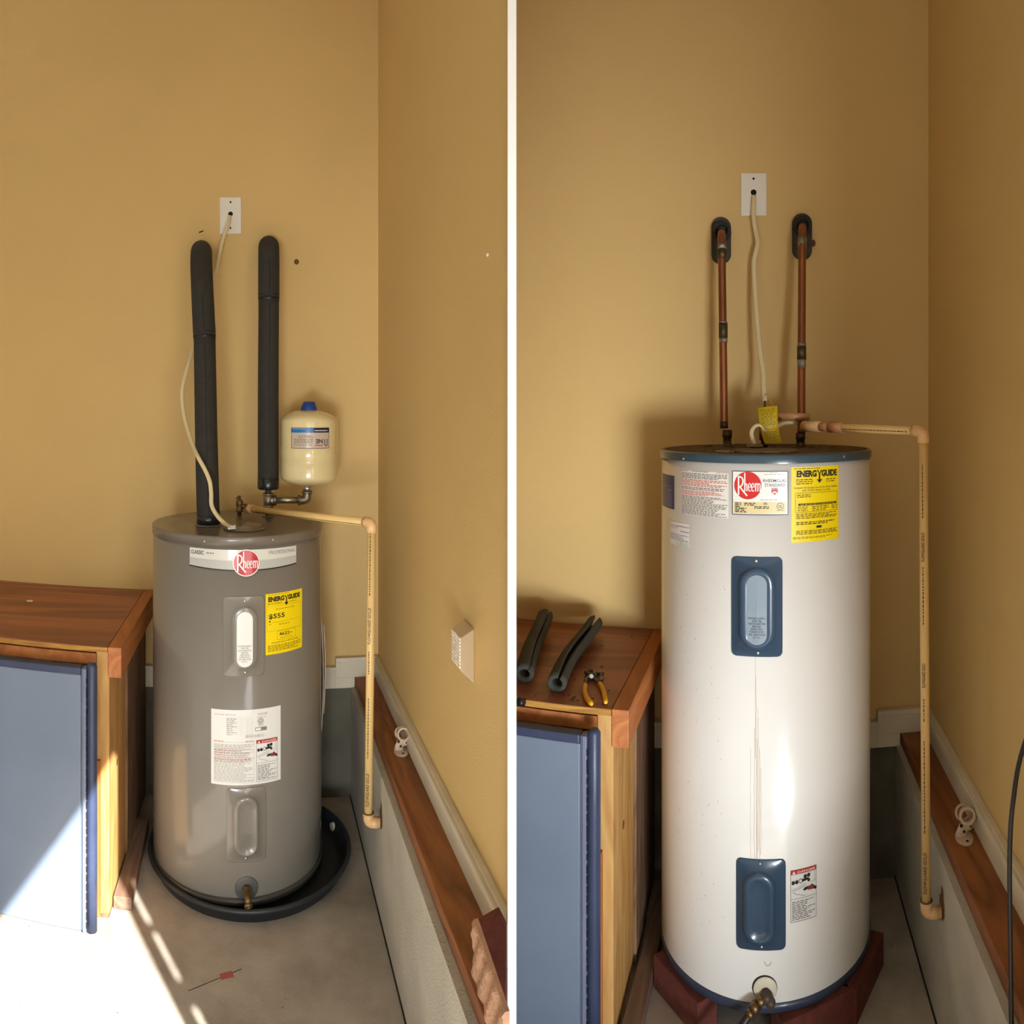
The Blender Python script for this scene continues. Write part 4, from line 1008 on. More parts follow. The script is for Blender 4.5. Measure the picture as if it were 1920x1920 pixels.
# ------------------------------------------------------------------ white water heater (right bay)
WX, WY, WR = 0.0, 2.040, 0.2945
wz0, wz1 = 0.116, 1.446
wh = thing('water_heater', R, (WX, WY, 0.06), 'tall white water heater with slate blue lid and covers, standing on bricks', 'water heater')
WC = Cyl(R, WX, WY, WR)
MB().lathe([(WR - 0.002, wz0 - 0.01), (WR, wz0), (WR, wz1 - 0.02)], (WX, WY, 0), (0, 0, 1), 96).build('tank_body', M_tankw, wh)
MB().lathe([(WR - 0.02, 0.0895), (WR - 0.004, 0.0895), (WR + 0.001, 0.092), (WR + 0.002, wz0 - 0.0005), (WR - 0.003, wz0)], (WX, WY, 0), (0, 0, 1), 96).build('base_ring', mat('dark_slate_ring', (52, 62, 82), 0.4, coat=0.2), wh)
MB().lathe([(WR + 0.0035, wz1 - 0.022), (WR + 0.0045, wz1 - 0.005), (WR + 0.002, wz1 - 0.001), (WR - 0.003, wz1 + 0.0005), (WR - 0.008, wz1)], (WX, WY, 0), (0, 0, 1), 96, closed=False).build('lid_rim', M_capblue, wh)
MB().lathe([(WR - 0.007, wz1 - 0.015), (WR - 0.007, wz1 - 0.0005), (0.2, wz1 + 0.0005), (1e-4, wz1)], (WX, WY, 0), (0, 0, 1), 64).build('lid_top', M_rust, wh)
for u, v in ((1281, 860), (1583, 856)): screw(WC, u, v, 0.006, wh)
# labels
sh = cyl_sheet(WC, 1242, 890, 1264.5, 952)
lb = patch(sh, 0, 0, 1, 1, E1).build('blue_label', M_navy, wh, label='narrow navy blue label')
q = MB(); fineprint(sh, 0.1, 0.33, 0.9, 0.36, 1, E2, q); fineprint(sh, 0.55, 0.40, 0.92, 0.95, 12, E2, q, thick=0.3); fineprint(sh, 0.08, 0.08, 0.2, 0.2, 3, E2, q); q.build('small_print', plain('pale_blue_ink', (150, 160, 200), 0.5), lb)
sh = cyl_sheet(WC, 1279, 884, 1366, 969)
lb = patch(sh, 0, 0, 1, 1, E1).build('warning_label', plain('clear_label', (226, 222, 214), 0.3, coat=0.3), wh, label='white label with black and red fine print')
q = MB(); rnd = random.Random(21)
for b0_, b1_, n in ((0.05, 0.18, 4), (0.36, 0.43, 2), (0.56, 0.99, 15)): fineprint(sh, 0.01, b0_, 0.99, b1_, n, E2, q, rnd=rnd, thick=0.45)
lettering(sh, 'ELECTRIC WATER HEATER', 0.28, 0.0, 0.62, 0.025, E2, q); q.build('black_print', plain('print_black', (84, 80, 76), 0.5), lb)
q = MB(); lettering(sh, 'WARNING', 0.0, 0.0, 0.16, 0.03, E2, q); lettering(sh, 'CAUTION', 0.78, 0.0, 0.99, 0.03, E2, q)
for b0_, b1_, n in ((0.19, 0.35, 5), (0.44, 0.55, 4)): fineprint(sh, 0.01, b0_, 0.99, b1_, n, E2, q, rnd=rnd, thick=0.45, ragged=0.5)
q.build('red_print', M_inkr, lb)
sh = cyl_sheet(WC, 1373, 883, 1478, 966)
lb = patch(sh, 0, 0, 1, 1, E1).build('name_plate', M_paper, wh, label='white name plate with red round badge')
q = MB(); frame(sh, 0.008, 0.01, 0.992, 0.99, 0.0018, E3, q)
lettering(sh, 'RHEEMGLAS', 0.555, 0.185, 0.965, 0.255, E2, q, bold=0.005); lettering(sh, 'STANDARD', 0.58, 0.285, 0.945, 0.355, E2, q, bold=0.005)
fineprint(sh, 0.67, 0.035, 0.84, 0.05, 1, E2, q); fineprint(sh, 0.57, 0.068, 0.93, 0.085, 1, E2, q, ragged=0); fineprint(sh, 0.50, 0.645, 0.98, 0.665, 1, E2, q, ragged=0)
q.build('lettering', plain('plate_ink', (66, 64, 66), 0.5), lb)
patch(sh, 0.03, 0.70, 0.955, 0.965, E2).build('tan_band', M_tan, lb)
q = MB()
fineprint(sh, 0.055, 0.715, 0.165, 0.95, 6, E3, q, ragged=0, thick=0.55); fineprint(sh, 0.22, 0.715, 0.42, 0.79, 2, E3, q, thick=0.55); fineprint(sh, 0.40, 0.79, 0.66, 0.86, 2, E3, q, thick=0.55); fineprint(sh, 0.16, 0.83, 0.26, 0.95, 3, E3, q, ragged=0, thick=0.55); fineprint(sh, 0.56, 0.71, 0.64, 0.77, 2, E3, q)
disc(sh, 0.855, 0.80, 0.0087, E3, q, r0=0.88, n=30); lettering(sh, 'UL', 0.822, 0.765, 0.888, 0.835, E3, q, bold=0.01); fineprint(sh, 0.79, 0.885, 0.92, 0.905, 1, E3, q, ragged=0)
q.build('data_print', M_ink, lb)
logo(sh, 29.8 / 105, 26.7 / 83 + 0.01, 0.0335, E3, lb, M_brick_ink)
q = MB(); a0, a1, b0, b1 = 0.70, 0.815, 0.385, 0.545
vs = [sh.p(a0, b0, E2), sh.p(a1, b0, E2), sh.p(a1, b0 + 0.10, E2), sh.p((a0 + a1) / 2 + 0.03, b1, E2), sh.p((a0 + a1) / 2 - 0.03, b1, E2), sh.p(a0, b0 + 0.10, E2)]
q.add(vs, [(0, 5, 4, 3, 2, 1)]); q.build('shield', plain('shield_red', (184, 56, 60), 0.4), lb)
q = MB()
for r in (0.0058, 0.0036): disc(sh, 0.757, 0.515, r, E3, q, r0=0.72, n=24)
fineprint(sh, 0.705, 0.395, 0.81, 0.415, 1, E3, q, ragged=0); q.build('shield_arcs', M_paper, lb)
energy_label(WC, 1483.5, 875, 1572, 1015, wh, old=True)
sh = cyl_sheet(WC, 1257, 979, 1293, 1024)
lb = patch(sh, 0, 0, 1, 1, E1).build('service_sticker', plain('sticker_white', (224, 220, 214), 0.3), wh, label='faded white service sticker with green print')
q = MB(); stroke(sh, [(0.0, 0.02), (1, 0.02)], 0.0008, E2, q); fineprint(sh, 0.03, 0.15, 0.5, 0.3, 3, E2, q); q.build('pink_print', plain('pink_ink', (190, 150, 160), 0.5), lb)
q = MB(); fineprint(sh, 0.45, 0.12, 1, 0.22, 1, E2, q, ragged=0); fineprint(sh, 0.6, 0.32, 1, 0.42, 1, E2, q, ragged=0); fineprint(sh, 0.03, 0.5, 0.98, 0.78, 4, E2, q); q.build('grey_print', plain('sticker_grey_ink', (140, 134, 150), 0.5), lb)
q = MB(); rnd = random.Random(8)
for i in range(14): a = 0.45 + 0.04 * i; stroke(sh, [(a, 0.99), (a + rnd.uniform(-0.05, 0.05), rnd.uniform(0.70, 0.85))], 0.0008, E3, q)
q.build('grass_print', M_green, lb)
# covers
cw, _ = cover(WC, 1372, 1044, 1467, 1231, (1386, 1062, 1455, 1217), (1402, 1076, 1438, 1206), M_covblue, 'upper_cover', wh, h=(0.004, 0.014), rad=0.012)
ws = cyl_sheet(WC, 1402, 1076, 1438, 1206, off=0.0142)
q = MB(); lp = loop_rr(ws.w / 2, ws.h / 2, ws.w / 2 - 1e-4)
vs = [ws.p(0.5 + x / ws.w, 0.5 + y / ws.h, E1) for x, y in lp] + [ws.p(0.5, 0.5 + y * 0.7 / ws.h, E1) for x, y in lp]
q.add(vs, [(i, 96 + i, 96 + (i + 1) % 96, (i + 1) % 96) for i in range(96)], True)
q.build('cover_label', mat('silver_blue_label', (134, 150, 164), 0.3, coat=0.3), cw)
small_words(ws, WORDS, 0.60, 0.91, M_ink, cw)
for u, v in ((1417.5, 1052), (1421, 1224.5)): screw(WC, u, v, 0.005, cw, r=0.0042)
cw2, _ = cover(WC, 1381, 1611, 1473, 1781, (1394, 1630, 1454, 1768), (1407, 1646, 1443, 1756), M_covblue, 'lower_cover', wh, h=(0.004, 0.016), rad=0.012)
es = cyl_sheet(WC, 1407, 1646, 1443, 1756, off=0.0150); small_words(es, [(a, b * 0.85) for a, b in WORDS], 0.60, 0.9, mat('blue_emboss', (70, 96, 122), 0.4), cw2, off=E1)
for u, v in ((1425, 1620), (1428, 1776)): screw(WC, u, v, 0.005, cw2, r=0.0035)
sh = cyl_sheet(WC, 1482.5, 1628, 1530, 1726)
lb = patch(sh, 0, 0, 1, 1, E1).build('danger_label', plain('danger_white', (226, 226, 222), 0.3, coat=0.3), wh, label='white danger label with red band')
danger(sh, 0.0, 0.0, 1.0, 0.985, lb)
# rust streaks below the upper cover, dirt specks
sh = cyl_sheet(WC, 1405, 1232, 1436, 1610); q = MB(); rnd = random.Random(31)
for a0_, b0_, b1_ in ((0.38, 0.0, 0.5), (0.42, 0.1, 1.0), (0.50, 0.25, 1.0), (0.30, 0.35, 1.0), (0.56, 0.3, 0.96), (0.62, 0.45, 1.0), (0.08, 0.45, 1.0), (0.70, 0.55, 0.98), (0.46, 0.4, 1.0)):
    pts = [(a0_ + rnd.uniform(-0.02, 0.02), b0_ + (b1_ - b0_) * i / 14) for i in range(15)]; stroke(sh, pts, rnd.uniform(0.0004, 0.0009), E1, q)
q.build('rust_streaks', plain('rust_streak', (196, 172, 140), 0.5), wh)
q = MB(); sh = cyl_sheet(WC, 1262, 1060, 1360, 1800)
for i in range(90):
    a, b = rnd.random() ** 1.2, rnd.random(); stroke(sh, [(a, b), (a + rnd.uniform(-0.01, 0.01), b + rnd.uniform(0.001, 0.006))], rnd.uniform(0.0005, 0.0012), E1, q)
q.build('dirt_specks', plain('speck', (150, 132, 110), 0.8), wh)
q = MB(); sh = cyl_sheet(WC, 1431, 1800, 1447, 1812); stroke(sh, [(0.1, 0.2), (0.3, 0.75), (0.55, 0.9), (0.8, 0.75), (0.95, 0.3)], 0.0012, E1, q); q.build('knockout_edge', M_inkg, wh)
# drain: escutcheon, valve, hose
ph, z = WC.hit(1434, 1852); p = WC.pt(ph, z); n_ = Vector((math.sin(ph), -math.cos(ph), 0))
MB().lathe([(0.0305, 0.0), (0.0305, 0.0012), (1e-4, 0.0012)], p, n_, 40).build('drain_opening', M_hole, wh)
MB().lathe([(0.029, 0.0008), (0.029, 0.003), (0.026, 0.0045), (1e-4, 0.005)], p + Vector((0.001, 0, -0.001)), n_, 40).build('escutcheon', plain('yellowed_plastic', (214, 206, 182), 0.4), wh)
vp = p + Vector((0.004, 0, -0.012)) + n_ * 0.012
q = MB().sphere(vp, 0.016, 12, (1, 1, 0.95)); q.sphere(vp + Vector((0.010, -0.008, -0.008)), 0.0125, 10); q.cyl(p + Vector((0.002, 0, -0.006)), vp, 0.012, 16)
q.build('drain_handle', mat('worn_handle', (74, 56, 46), 0.5, vary=0.3, scale=60), wh)
b1_ = vp + Vector((-0.022, -0.012, -0.008))
q = MB().cyl(vp + Vector((-0.004, -0.002, -0.002)), b1_, 0.0105, 16); q.cyl(b1_, b1_ + Vector((-0.012, -0.008, -0.010)), 0.0135, 6); q.cyl(b1_ + Vector((-0.012, -0.008, -0.010)), b1_ + Vector((-0.022, -0.014, -0.018)), 0.0105, 16); q.build('hose_bib', M_brass, wh)
h0 = b1_ + Vector((-0.020, -0.013, -0.017))
hz = smoothpts([h0, h0 + Vector((-0.03, -0.02, -0.028)), h0 + Vector((-0.07, -0.06, -0.052)), Vector((-0.20, 1.60, 0.011)), Vector((-0.30, 1.35, 0.011)), Vector((-0.30, 1.0, 0.011))], 8)
MB().tube(hz, 0.0085, 14).build('drain_hose', M_cord, bay=R, base=(h0.x, h0.y, 0), label='black hose screwed on the white heater drain valve', cat='hose')
# bricks under the white heater
def brick(bay, c, ang, label, ln=0.20, wd=0.062, h=0.089):
    ca, sa = math.cos(ang), math.sin(ang)
    MB().obox((c[0], c[1], h / 2), (ln / 2 * ca, ln / 2 * sa, 0), (-wd / 2 * sa, wd / 2 * ca, 0), (0, 0, h / 2)).build('brick', M_redbrick, bay=bay, base=(c[0], c[1], 0), bevel=0.003, label=label, cat='brick', group='bricks under the white heater')
brick(R, (-0.212, 1.862), math.radians(-48), 'red brick under the left side of the white heater')
brick(R, (0.252, 1.912), math.radians(62), 'dark red brick under the right side of the white heater', ln=0.215)
brick(R, (0.116, 1.790), math.radians(27), 'dark red brick under the front right of the white heater', ln=0.20)
brick(R, (-0.16, 2.2), math.radians(50), 'red brick at the rear left under the white heater')
brick(R, (0.16, 2.2), math.radians(-50), 'red brick at the rear right under the white heater')

# lid fittings
def Z(u, v, y): return R.at_y(u, v, y)
q = MB()
for i, (r, h) in enumerate(((0.08, 0.0), (0.08, 0.004), (0.076, 0.006))): pass
q.lathe([(0.085, 0.0), (0.085, 0.005), (0.080, 0.007), (1e-4, 0.007)], (0.0, 1.86, wz1), (0, 0, 1), 48); q.build('junction_cover', mat('dusty_cover', (120, 104, 76), 0.9, vary=0.2, scale=50), wh)
MB().lathe([(0.030, 0), (0.030, 0.003), (1e-4, 0.004)], (-0.10, 1.86, wz1), (0, 0, 1), 30).build('round_plug', mat('dusty_plug', (150, 136, 100), 0.8, vary=0.2, scale=60), wh)
q = MB().cyl((-0.026, 1.93, wz1 + 0.006), (-0.026, 1.93, wz1 + 0.018), 0.016, 10); q.obox((-0.03, 1.92, wz1 + 0.014), (0.022, 0.002, 0), (0, 0.006, 0), (0, 0, 0.003)); q.build('cable_clamp', M_bronze, wh)
for k, (u, yy, vt) in enumerate(((1363.5, 2.12, 806), (1501, 2.12, 812))):
    b_ = Z(u, 825, yy); tz = Z(u, vt, yy).z
    q = MB().lathe([(0.018, -0.001), (0.018, 0.003), (0.0125, 0.005), (0.0125, (tz - wz1) * 0.55), (0.0145, (tz - wz1) * 0.56), (0.0145, tz - wz1)], (b_.x, b_.y, wz1), (0, 0, 1), 18)
    q.build('pipe_nipple', mat('dark_steel', (84, 70, 50), 0.5, metal=0.7, vary=0.3, scale=60), wh)

# copper pipes
def copper(pts, collars, label, x_hole, v0, v1, hole_u):
    t = thing('copper_pipe', R, pts[0], label, 'pipe')
    pp_ = smoothpts(pts, 8)
    MB().tube(pp_, 0.0122, 20).build('tube', M_copper, t)
    for (u, va, vb, yy, m, rr) in collars:
        a = Z(u, va, yy); b = Z(u, vb, yy); MB().cyl(a, b, rr, 22).build('collar' if m is not M_solder else 'solder_ring', m, t)
    return t
M_dkc = mat('tarnished_copper', (104, 84, 56), 0.5, metal=0.7, vary=0.3, scale=60, rgb2=(70, 62, 44))
cA = [Z(1357.5, 803, 2.19), Z(1356.5, 700, 2.205), Z(1354.5, 560, 2.222), Z(1353.5, 480, 2.232), Z(1353, 452, 2.24), Z(1353, 440, 2.26), Z(1353, 436, 2.31), Z(1353, 435, 2.3592)]
copper(cA, [(1353.8, 457, 467, 2.234, M_solder, 0.0142), (1354, 467, 486, 2.233, M_dkc, 0.0140), (1356, 603, 606, 2.213, M_solder, 0.0138), (1356, 606, 634, 2.213, M_dkc, 0.0139), (1356.3, 634, 642, 2.212, M_solder, 0.0132), (1357.4, 790, 803, 2.190, M_dkc, 0.0126)],
       'left of two bare copper pipes, cut off just above the white heater', 0, 0, 0, 0)
cB = [Z(1502.5, 812, 2.12), Z(1502.7, 700, 2.165), Z(1503.5, 560, 2.205), Z(1504, 480, 2.225), Z(1504.5, 448, 2.235), Z(1504.5, 430, 2.26), Z(1504.5, 425, 2.31), Z(1504.5, 424, 2.3592)]
copper(cB, [(1504.3, 446, 470, 2.232, M_solder, 0.0138), (1503.2, 643, 650, 2.176, M_solder, 0.0136), (1503, 650, 674, 2.172, M_dkc, 0.0140), (1503, 674, 690, 2.168, M_solder, 0.0132)],
       'right of two bare copper pipes, behind the cream relief pipe', 0, 0, 0, 0)
def foam_remnant(u0, v0, u1, v1, pu, pv, label):
    a = Z(u0, v0, RY - 0.012); b = Z(u1, v1, RY - 0.012); c = (a + b) / 2
    t = thing('foam_collar', R, (c.x, RY, c.z), label, 'pipe insulation')
    w_ = (b.x - a.x) / 2; h_ = (a.z - b.z) / 2
    lp = loop_rr(w_, h_, w_ * 0.98, 64); rnd = random.Random(int(u0)); q = MB()
    vs = [(c.x + x, RY - 0.002, c.z + y) for x, y in lp] + [(c.x + x * 0.97, RY - 0.014, c.z + y * 0.985) for x, y in lp]
    q.add(vs, [tuple(range(64, 128))[::-1], tuple(range(64))] + [(i, 64 + i, 64 + (i + 1) % 64, (i + 1) % 64) for i in range(64)])
    q.build('backing', M_foam2, t)
    pc_ = Z(pu, pv, RY - 0.03)
    MB().lathe([(0.0305, 0), (0.031, 0.034), (0.029, 0.040), (0.020, 0.040), (0.019, 0.0)], (pc_.x, RY - 0.001, pc_.z), (0, -1, 0), 32, closed=False).build('tube_end', M_black, t)
foam_remnant(1333.5, 407, 1370.5, 494, 1353, 433, 'black foam collar where the left copper pipe enters the wall')
foam_remnant(1485, 399.5, 1523, 487, 1504.5, 423, 'black foam collar where the right copper pipe enters the wall')
p = Z(1525, 456, RY - 0.003); MB().sphere(p, 0.009, 8, (0.8, 0.5, 1.3)).build('wall_plug', M_spot, bay=R, base=p, label='brown plug in the wall beside the right foam collar', cat='plug')

# relief valve and its pipe
vx = Z(1433, 800, 2.10); 
rv = MB().lathe([(0.010, 0), (0.010, 0.02), (0.015, 0.022), (0.015, 0.06), (0.011, 0.066), (0.008, 0.088), (1e-4, 0.088)], (vx.x, vx.y, wz1), (0, 0, 1), 18)
rv.cyl((vx.x, vx.y, wz1 + 0.075), Z(1466, 780, 2.10), 0.011, 16)
rv.tube([(vx.x, vx.y, wz1 + 0.085), (vx.x + 0.0, vx.y - 0.004, wz1 + 0.125)], 0.0022, 8); rv.build('relief_valve', M_bronze, wh)
sp = thing('relief_pipe', R, (0.38, 1.72, 0.3), 'cream plastic relief pipe running down right of the white heater into the block wall', 'pipe')
a = Z(1507, 799, 2.045); C1 = Z(1731, 808, 1.728); D1 = Z(1737, 1712, 1.722)
def lp_(t): return a.lerp(C1, t)
r_ = 0.0112
MB().tube([a, C1], r_, 20).build('horizontal_pipe', M_cpvc, sp)
MB().tube([C1, D1], r_, 20).build('vertical_pipe', M_cpvc, sp)
MB().cyl(lp_(0.0), lp_(0.16), r_ * 1.36, 20).build('coupling', M_cpvcf, sp)
MB().cyl(lp_(0.155), lp_(0.25), r_ * 1.06, 20).build('tan_section', M_cpvct, sp)
MB().cyl(lp_(0.245), lp_(0.365), r_ * 1.30, 20).build('coupling', M_cpvct, sp)
MB().tube(elbow_pts(a, C1, D1), r_ * 1.34, 20).build('elbow', M_cpvcf, sp)
W1 = Vector((RB - 0.0016, D1.y - 0.004, D1.z))
MB().tube(elbow_pts(C1, D1, W1), r_ * 1.36, 20).build('elbow', M_cpvcf, sp)
MB().cyl(D1 + Vector((0.012, 0, 0)), W1, r_ * 1.2, 20).build('wall_stub', M_cpvcf, sp)
MB().lathe([(r_ * 1.02, -0.001), (r_ * 1.4, -0.0008), (r_ * 1.4, 0.0008), (r_ * 1.02, 0.001)], D1 + (C1 - D1).normalized() * 0.031, C1 - D1, 20, closed=False).build('glue_line', M_spot, sp)
pipe_print(lp_(0), C1, r_, (0, -1, -0.2), sp, [(0.38, 0.90, None)], M_pink)
pipe_print(D1, C1, r_, (-0.5, -1, 0), sp, [(0.045, 0.13, 'FLOWGUARD GOLD'), (0.17, 0.36, None), (0.40, 0.45, None), (0.47, 0.52, 'FLOWGUARD GOLD'), (0.60, 0.72, None), (0.73, 0.79, 'FLOWGUARD GOLD'), (0.82, 0.93, None)], M_pink)
wall_hole(R, RB, W1.y - 0.004, W1.z, 'ragged brown hole in the block wall around the right pipe elbow')
st1 = MB().lathe([(0.0085, 0), (0.0112, 0), (0.0112, (Z(1518, 782, 2.10) - Z(1458, 780, 2.10)).length), (0.0088, (Z(1518, 782, 2.10) - Z(1458, 780, 2.10)).length), (0.0085, 0.02)], Z(1458, 780, 2.10), Z(1518, 782, 2.10) - Z(1458, 780, 2.10), 20, closed=False)
st1.build('pipe_stub', M_cpvct, bay=R, base=Z(1458, 780, 2.10), label='short open-ended tan pipe stub above the white heater lid', cat='pipe')

# yellow tag
tg = thing('warning_tag', R, Z(1440, 765, 2.04), 'crinkled yellow warning tag hanging over the white heater lid', 'tag')
def tagfn(s_, t_, o):
    tl, tr, br, bl = (1421, 764), (1458, 760.5), (1466, 830), (1434, 833)
    u = (tl[0] * (1 - s_) + tr[0] * s_) * (1 - t_) + (bl[0] * (1 - s_) + br[0] * s_) * t_ - 3.0 * math.sin(t_ * PI)
    v = (tl[1] * (1 - s_) + tr[1] * s_) * (1 - t_) + (bl[1] * (1 - s_) + br[1] * s_) * t_
    return Z(u, v, 2.035 - 0.006 * math.sin(t_ * 2 * PI) - 0.006 * math.sin(s_ * PI) - 0.04 * t_ - o)
tsh = Sheet(tagfn, 0.058, 0.105)
thick(tsh, -0.0006, 0.0006, MB(), 6, 14).build('tag_sheet', M_tag, tg)
q = MB(); fineprint(tsh, 0.12, 0.06, 0.88, 0.52, 10, 0.0012, q, thick=0.4); fineprint(tsh, 0.15, 0.66, 0.85, 0.94, 6, 0.0012, q, thick=0.4); frame(tsh, 0.1, 0.62, 0.9, 0.96, 0.0008, 0.0012, q); q.build('tag_print', plain('tag_ink', (120, 104, 20), 0.6), tg)
MB().tube(smoothpts([Z(1452, 764, 2.035), Z(1444, 750, 2.05), Z(1437, 738, 2.07), Z(1434, 742, 2.10)], 4), 0.0012, 6).build('string', M_tag, tg)
# cables, right bay
cq = smoothpts([Z(1413.5, 366, RY - 0.008), Z(1413, 385, RY - 0.022), Z(1413, 408, RY - 0.025), Z(1417, 435, RY - 0.03), Z(1420.5, 455, RY - 0.04), Z(1417, 472, RY - 0.05), Z(1413.5, 490, RY - 0.05), Z(1414, 520, RY - 0.06), Z(1417, 570, RY - 0.08), Z(1421, 620, RY - 0.1), Z(1425.5, 665, RY - 0.12), Z(1430.5, 697, RY - 0.14), Z(1431.5, 725, RY - 0.16), Z(1434, 752, RY - 0.18)], 5)
cb = thing('power_cable', R, cq[0], 'off-white flat cable hanging from the wall plate between the copper pipes', 'cable')
MB().tube(cq, 0.01, 10, flat=(0.0078, 0.003)).build('sheath', M_cable, cb)
MB().tube([cq[-1], Z(1434.5, 762, RY - 0.19), Z(1433, 768, RY - 0.19)], 0.0022, 8).build('bare_end', M_tape, cb)
cl_ = smoothpts([Vector((-0.028, 1.925, wz1 + 0.010)), Z(1409, 815, 1.93), Z(1412, 803, 1.94), Z(1420, 797, 1.95), Z(1428, 799, 1.955), Z(1433, 806, 1.97), Z(1448, 806, 2.06), Z(1461, 798, 2.09), Z(1472, 793.5, 2.10), Z(1484, 793, 2.10), Z(1494, 794, 2.11)], 6)
MB().tube(cl_, 0.01, 10, flat=(0.0058, 0.0028)).build('cable_loop', M_cable, bay=R, base=cl_[0], label='short beige cable looping out of the white heater lid behind the yellow tag', cat='cable')
q = MB(); rnd = random.Random(14)
for i in range(26):
    x, y = rnd.uniform(-0.2, 0.2), rnd.uniform(1.80, 2.25); a = rnd.uniform(0, 6.3); l_ = rnd.uniform(0.006, 0.03)
    if x * x + (y - WY) ** 2 > 0.068: continue
    q.tube([(x, y, wz1 + 0.003), (x + l_ / 2 * math.cos(a), y + l_ / 2 * math.sin(a), wz1 + rnd.uniform(0.003, 0.009)), (x + l_ * math.cos(a), y + l_ * math.sin(a), wz1 + 0.004)], 0.0012, 5)
q.build('lid_debris', M_rust, wh, kind='stuff')
# black cord at the right edge
cc = smoothpts([Vector((0.50, 1.245, 1.02)), Vector((0.455, 1.232, 0.92)), R.at_y(1900, 1500, 1.215), R.at_y(1894.5, 1560, 1.215), R.at_y(1893, 1640, 1.215), R.at_y(1894.5, 1750, 1.215), R.at_y(1896, 1900, 1.215), R.at_y(1896, 2050, 1.215), Vector((0.37, 1.2, 0.06)), Vector((0.33, 1.12, 0.006)), Vector((0.2, 1.0, 0.006))], 6)
MB().tube(cc, 0.0046, 10).build('black_cord', M_cord, bay=R, base=(0.4, 1.2, 0), label='black cord hanging at the right edge beside the yellow wall', cat='cord')

# things on the right workbench
BT = 0.831
def sleeve(bay, a, b, r, name, label, gap=0.35, gapdir=1.1, squash=0.9, wave=0.0):
    a = Vector(a); b = Vector(b); n = 20; m = 30; vs = []; fs = []
    d = (b - a).normalized(); e1 = Vector((-d.y, d.x, 0)).normalized(); e2 = Vector((0, 0, 1))
    ring = []
    for i in range(n + 1):
        t = i / n; c = a.lerp(b, t) + e1 * wave * math.sin(t * PI * 1.5)
        g = gap * (0.55 + 0.6 * math.sin(t * PI) ** 2 * 0.6 + (0.5 if t > 0.9 else 0))
        for k in range(m + 1):
            an = gapdir + g / 2 + (2 * PI - g) * k / m
            vs.append(c + (e1 * math.cos(an) + e2 * math.sin(an) * squash) * r)
        for k in range(m + 1):
            an = gapdir + g / 2 + (2 * PI - g) * k / m
            vs.append(c + (e1 * math.cos(an) + e2 * math.sin(an) * squash) * r * 0.56)
    w2 = 2 * (m + 1)
    for i in range(n):
        for k in range(m):
            p0 = i * w2 + k; fs.append((p0, p0 + 1, p0 + w2 + 1, p0 + w2)); q0 = p0 + m + 1; fs.append((q0, q0 + w2, q0 + w2 + 1, q0 + 1))
        for k in (0, m):
            p0 = i * w2 + k; q0 = p0 + m + 1; f = (p0, p0 + w2, q0 + w2, q0); fs.append(f if k == 0 else f[::-1])
    for i in (0, n):
        for k in range(m):
            p0 = i * w2 + k; f = (p0, p0 + m + 1, p0 + m + 2, p0 + 1); fs.append(f if i == 0 else f[::-1])
    MB().add(vs, fs, True).build(name, M_foam2, bay=bay, base=((a + b) / 2 - Vector((0, 0, r))), label=label, cat='foam sleeve', group='foam sleeves on the right bench')
rs = 0.0255
zz = BT + rs * 0.9 + 0.0005
sleeve(R, (-0.528, 1.765, zz), (-0.550, 2.235, zz + 0.022), rs, 'foam_sleeve', 'split grey foam pipe sleeve on the bench, the one nearer the pliers', gap=0.62, gapdir=1.95, wave=0.008)
sleeve(R, (-0.628, 1.80, zz), (-0.712, 2.235, zz + 0.030), rs * 1.02, 'foam_sleeve', 'split grey foam pipe sleeve at the far left of the right bench', gap=0.25, gapdir=2.2, wave=0.004)
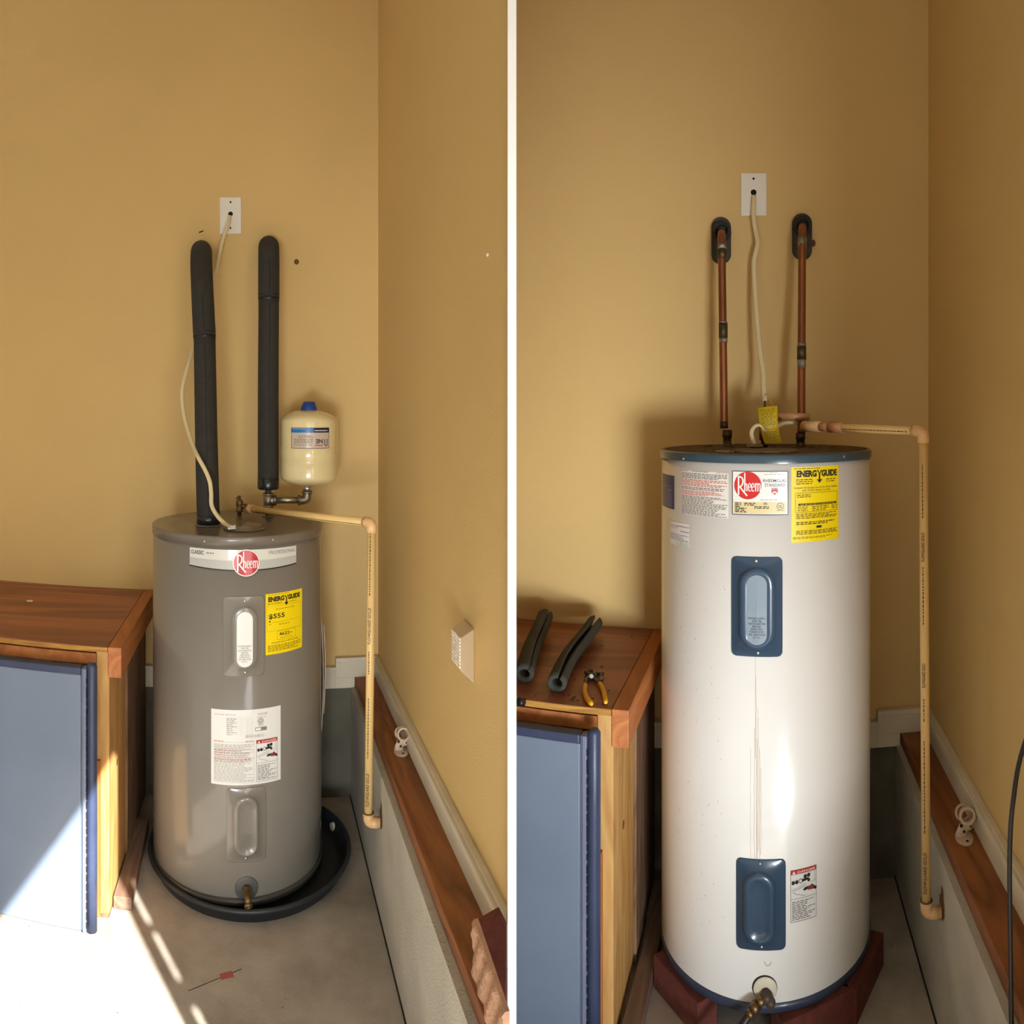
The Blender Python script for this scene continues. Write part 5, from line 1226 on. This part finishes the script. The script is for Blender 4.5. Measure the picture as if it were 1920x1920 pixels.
# pliers
pl_ = thing('pliers', R, (-0.44, 1.77, BT), 'slip-joint pliers with yellow grips lying open on the right bench', 'pliers')
def K(u, v, dz=0.008): p = R.at_z(u, v, BT + dz); return p
g1 = smoothpts([K(1097, 1283), K(1096, 1296), K(1100, 1308), K(1110, 1321)], 6); g2 = smoothpts([K(1124, 1281), K(1130, 1292), K(1133, 1302), K(1136, 1318)], 6)
for g in (g1, g2):
    MB().tube(g, [0.0045] + [0.0066] * (len(g) - 3) + [0.0058, 0.003], 12).build('grip', M_ploy, pl_)
q = MB().tube([K(1097, 1285), K(1098, 1276), K(1106, 1268), K(1116, 1264)], [0.0040, 0.0050, 0.0060, 0.0062], 10); q.tube([K(1124, 1283), K(1118, 1275), K(1108, 1268), K(1100, 1263)], [0.0038, 0.0046, 0.0056, 0.006], 10)
q.build('shanks', M_plierg, pl_)
q = MB().tube([K(1112, 1267), K(1120, 1263), K(1128, 1264), K(1127, 1272)], [0.007, 0.0072, 0.0068, 0.005], 10); q.tube([K(1106, 1266), K(1099, 1260), K(1102, 1257), K(1112, 1258)], [0.0066, 0.006, 0.0055, 0.004], 10); q.build('jaws', M_plierg, pl_)
q = MB().cyl(K(1109, 1268, 0.004), K(1109, 1268, 0.0165), 0.0055, 12); q.build('pivot', M_silver, pl_)
# torch or tool end by the partition
tt = thing('screwdriver', R, R.at_z(977, 1318, BT), 'end of a tool with black cap at the far left of the right bench', 'tool')
c = R.at_z(977, 1316, BT + 0.011)
e = Vector((-1, 0.25, 0)).normalized()
MB().lathe([(0.006, 0), (0.0105, 0.002), (0.0108, 0.016), (0.009, 0.018)], c - e * 0.010, e, 20).build('end_cap', M_tape, tt)
MB().lathe([(0.008, 0.0), (0.008, 0.026)], c + e * 0.006, e, 20).build('shank', mat('blue_chrome', (120, 150, 176), 0.2, metal=0.7), tt)
# sawdust / scraps on the benches
q = MB(); rnd = random.Random(17)
for i in range(26):
    x = rnd.uniform(-0.58, -0.39); y = rnd.uniform(1.715, 1.755) if i < 18 else rnd.uniform(1.76, 2.3)
    q.tube([(x, y, BT + 0.0012), (x + rnd.uniform(-0.008, 0.008), y + rnd.uniform(-0.003, 0.003), BT + 0.0015)], 0.0011, 5)
q.build('bench_debris', mat('debris_brown', (90, 60, 40), 0.9), bay=R, base=(-0.48, 1.73, BT), kind='stuff', label='dark crumbs of debris along the front edge of the right bench', cat='debris')
q = MB(); p = L.at_z(56, 1127, BT); q.obox(p + Vector((0, 0, 0.001)), (0.011, 0, 0), (0, 0.007, 0), (0, 0, 0.001)); q.build('paper_scrap', M_paper, bay=L, base=p, label='tiny white scrap on the left workbench top', cat='scrap')
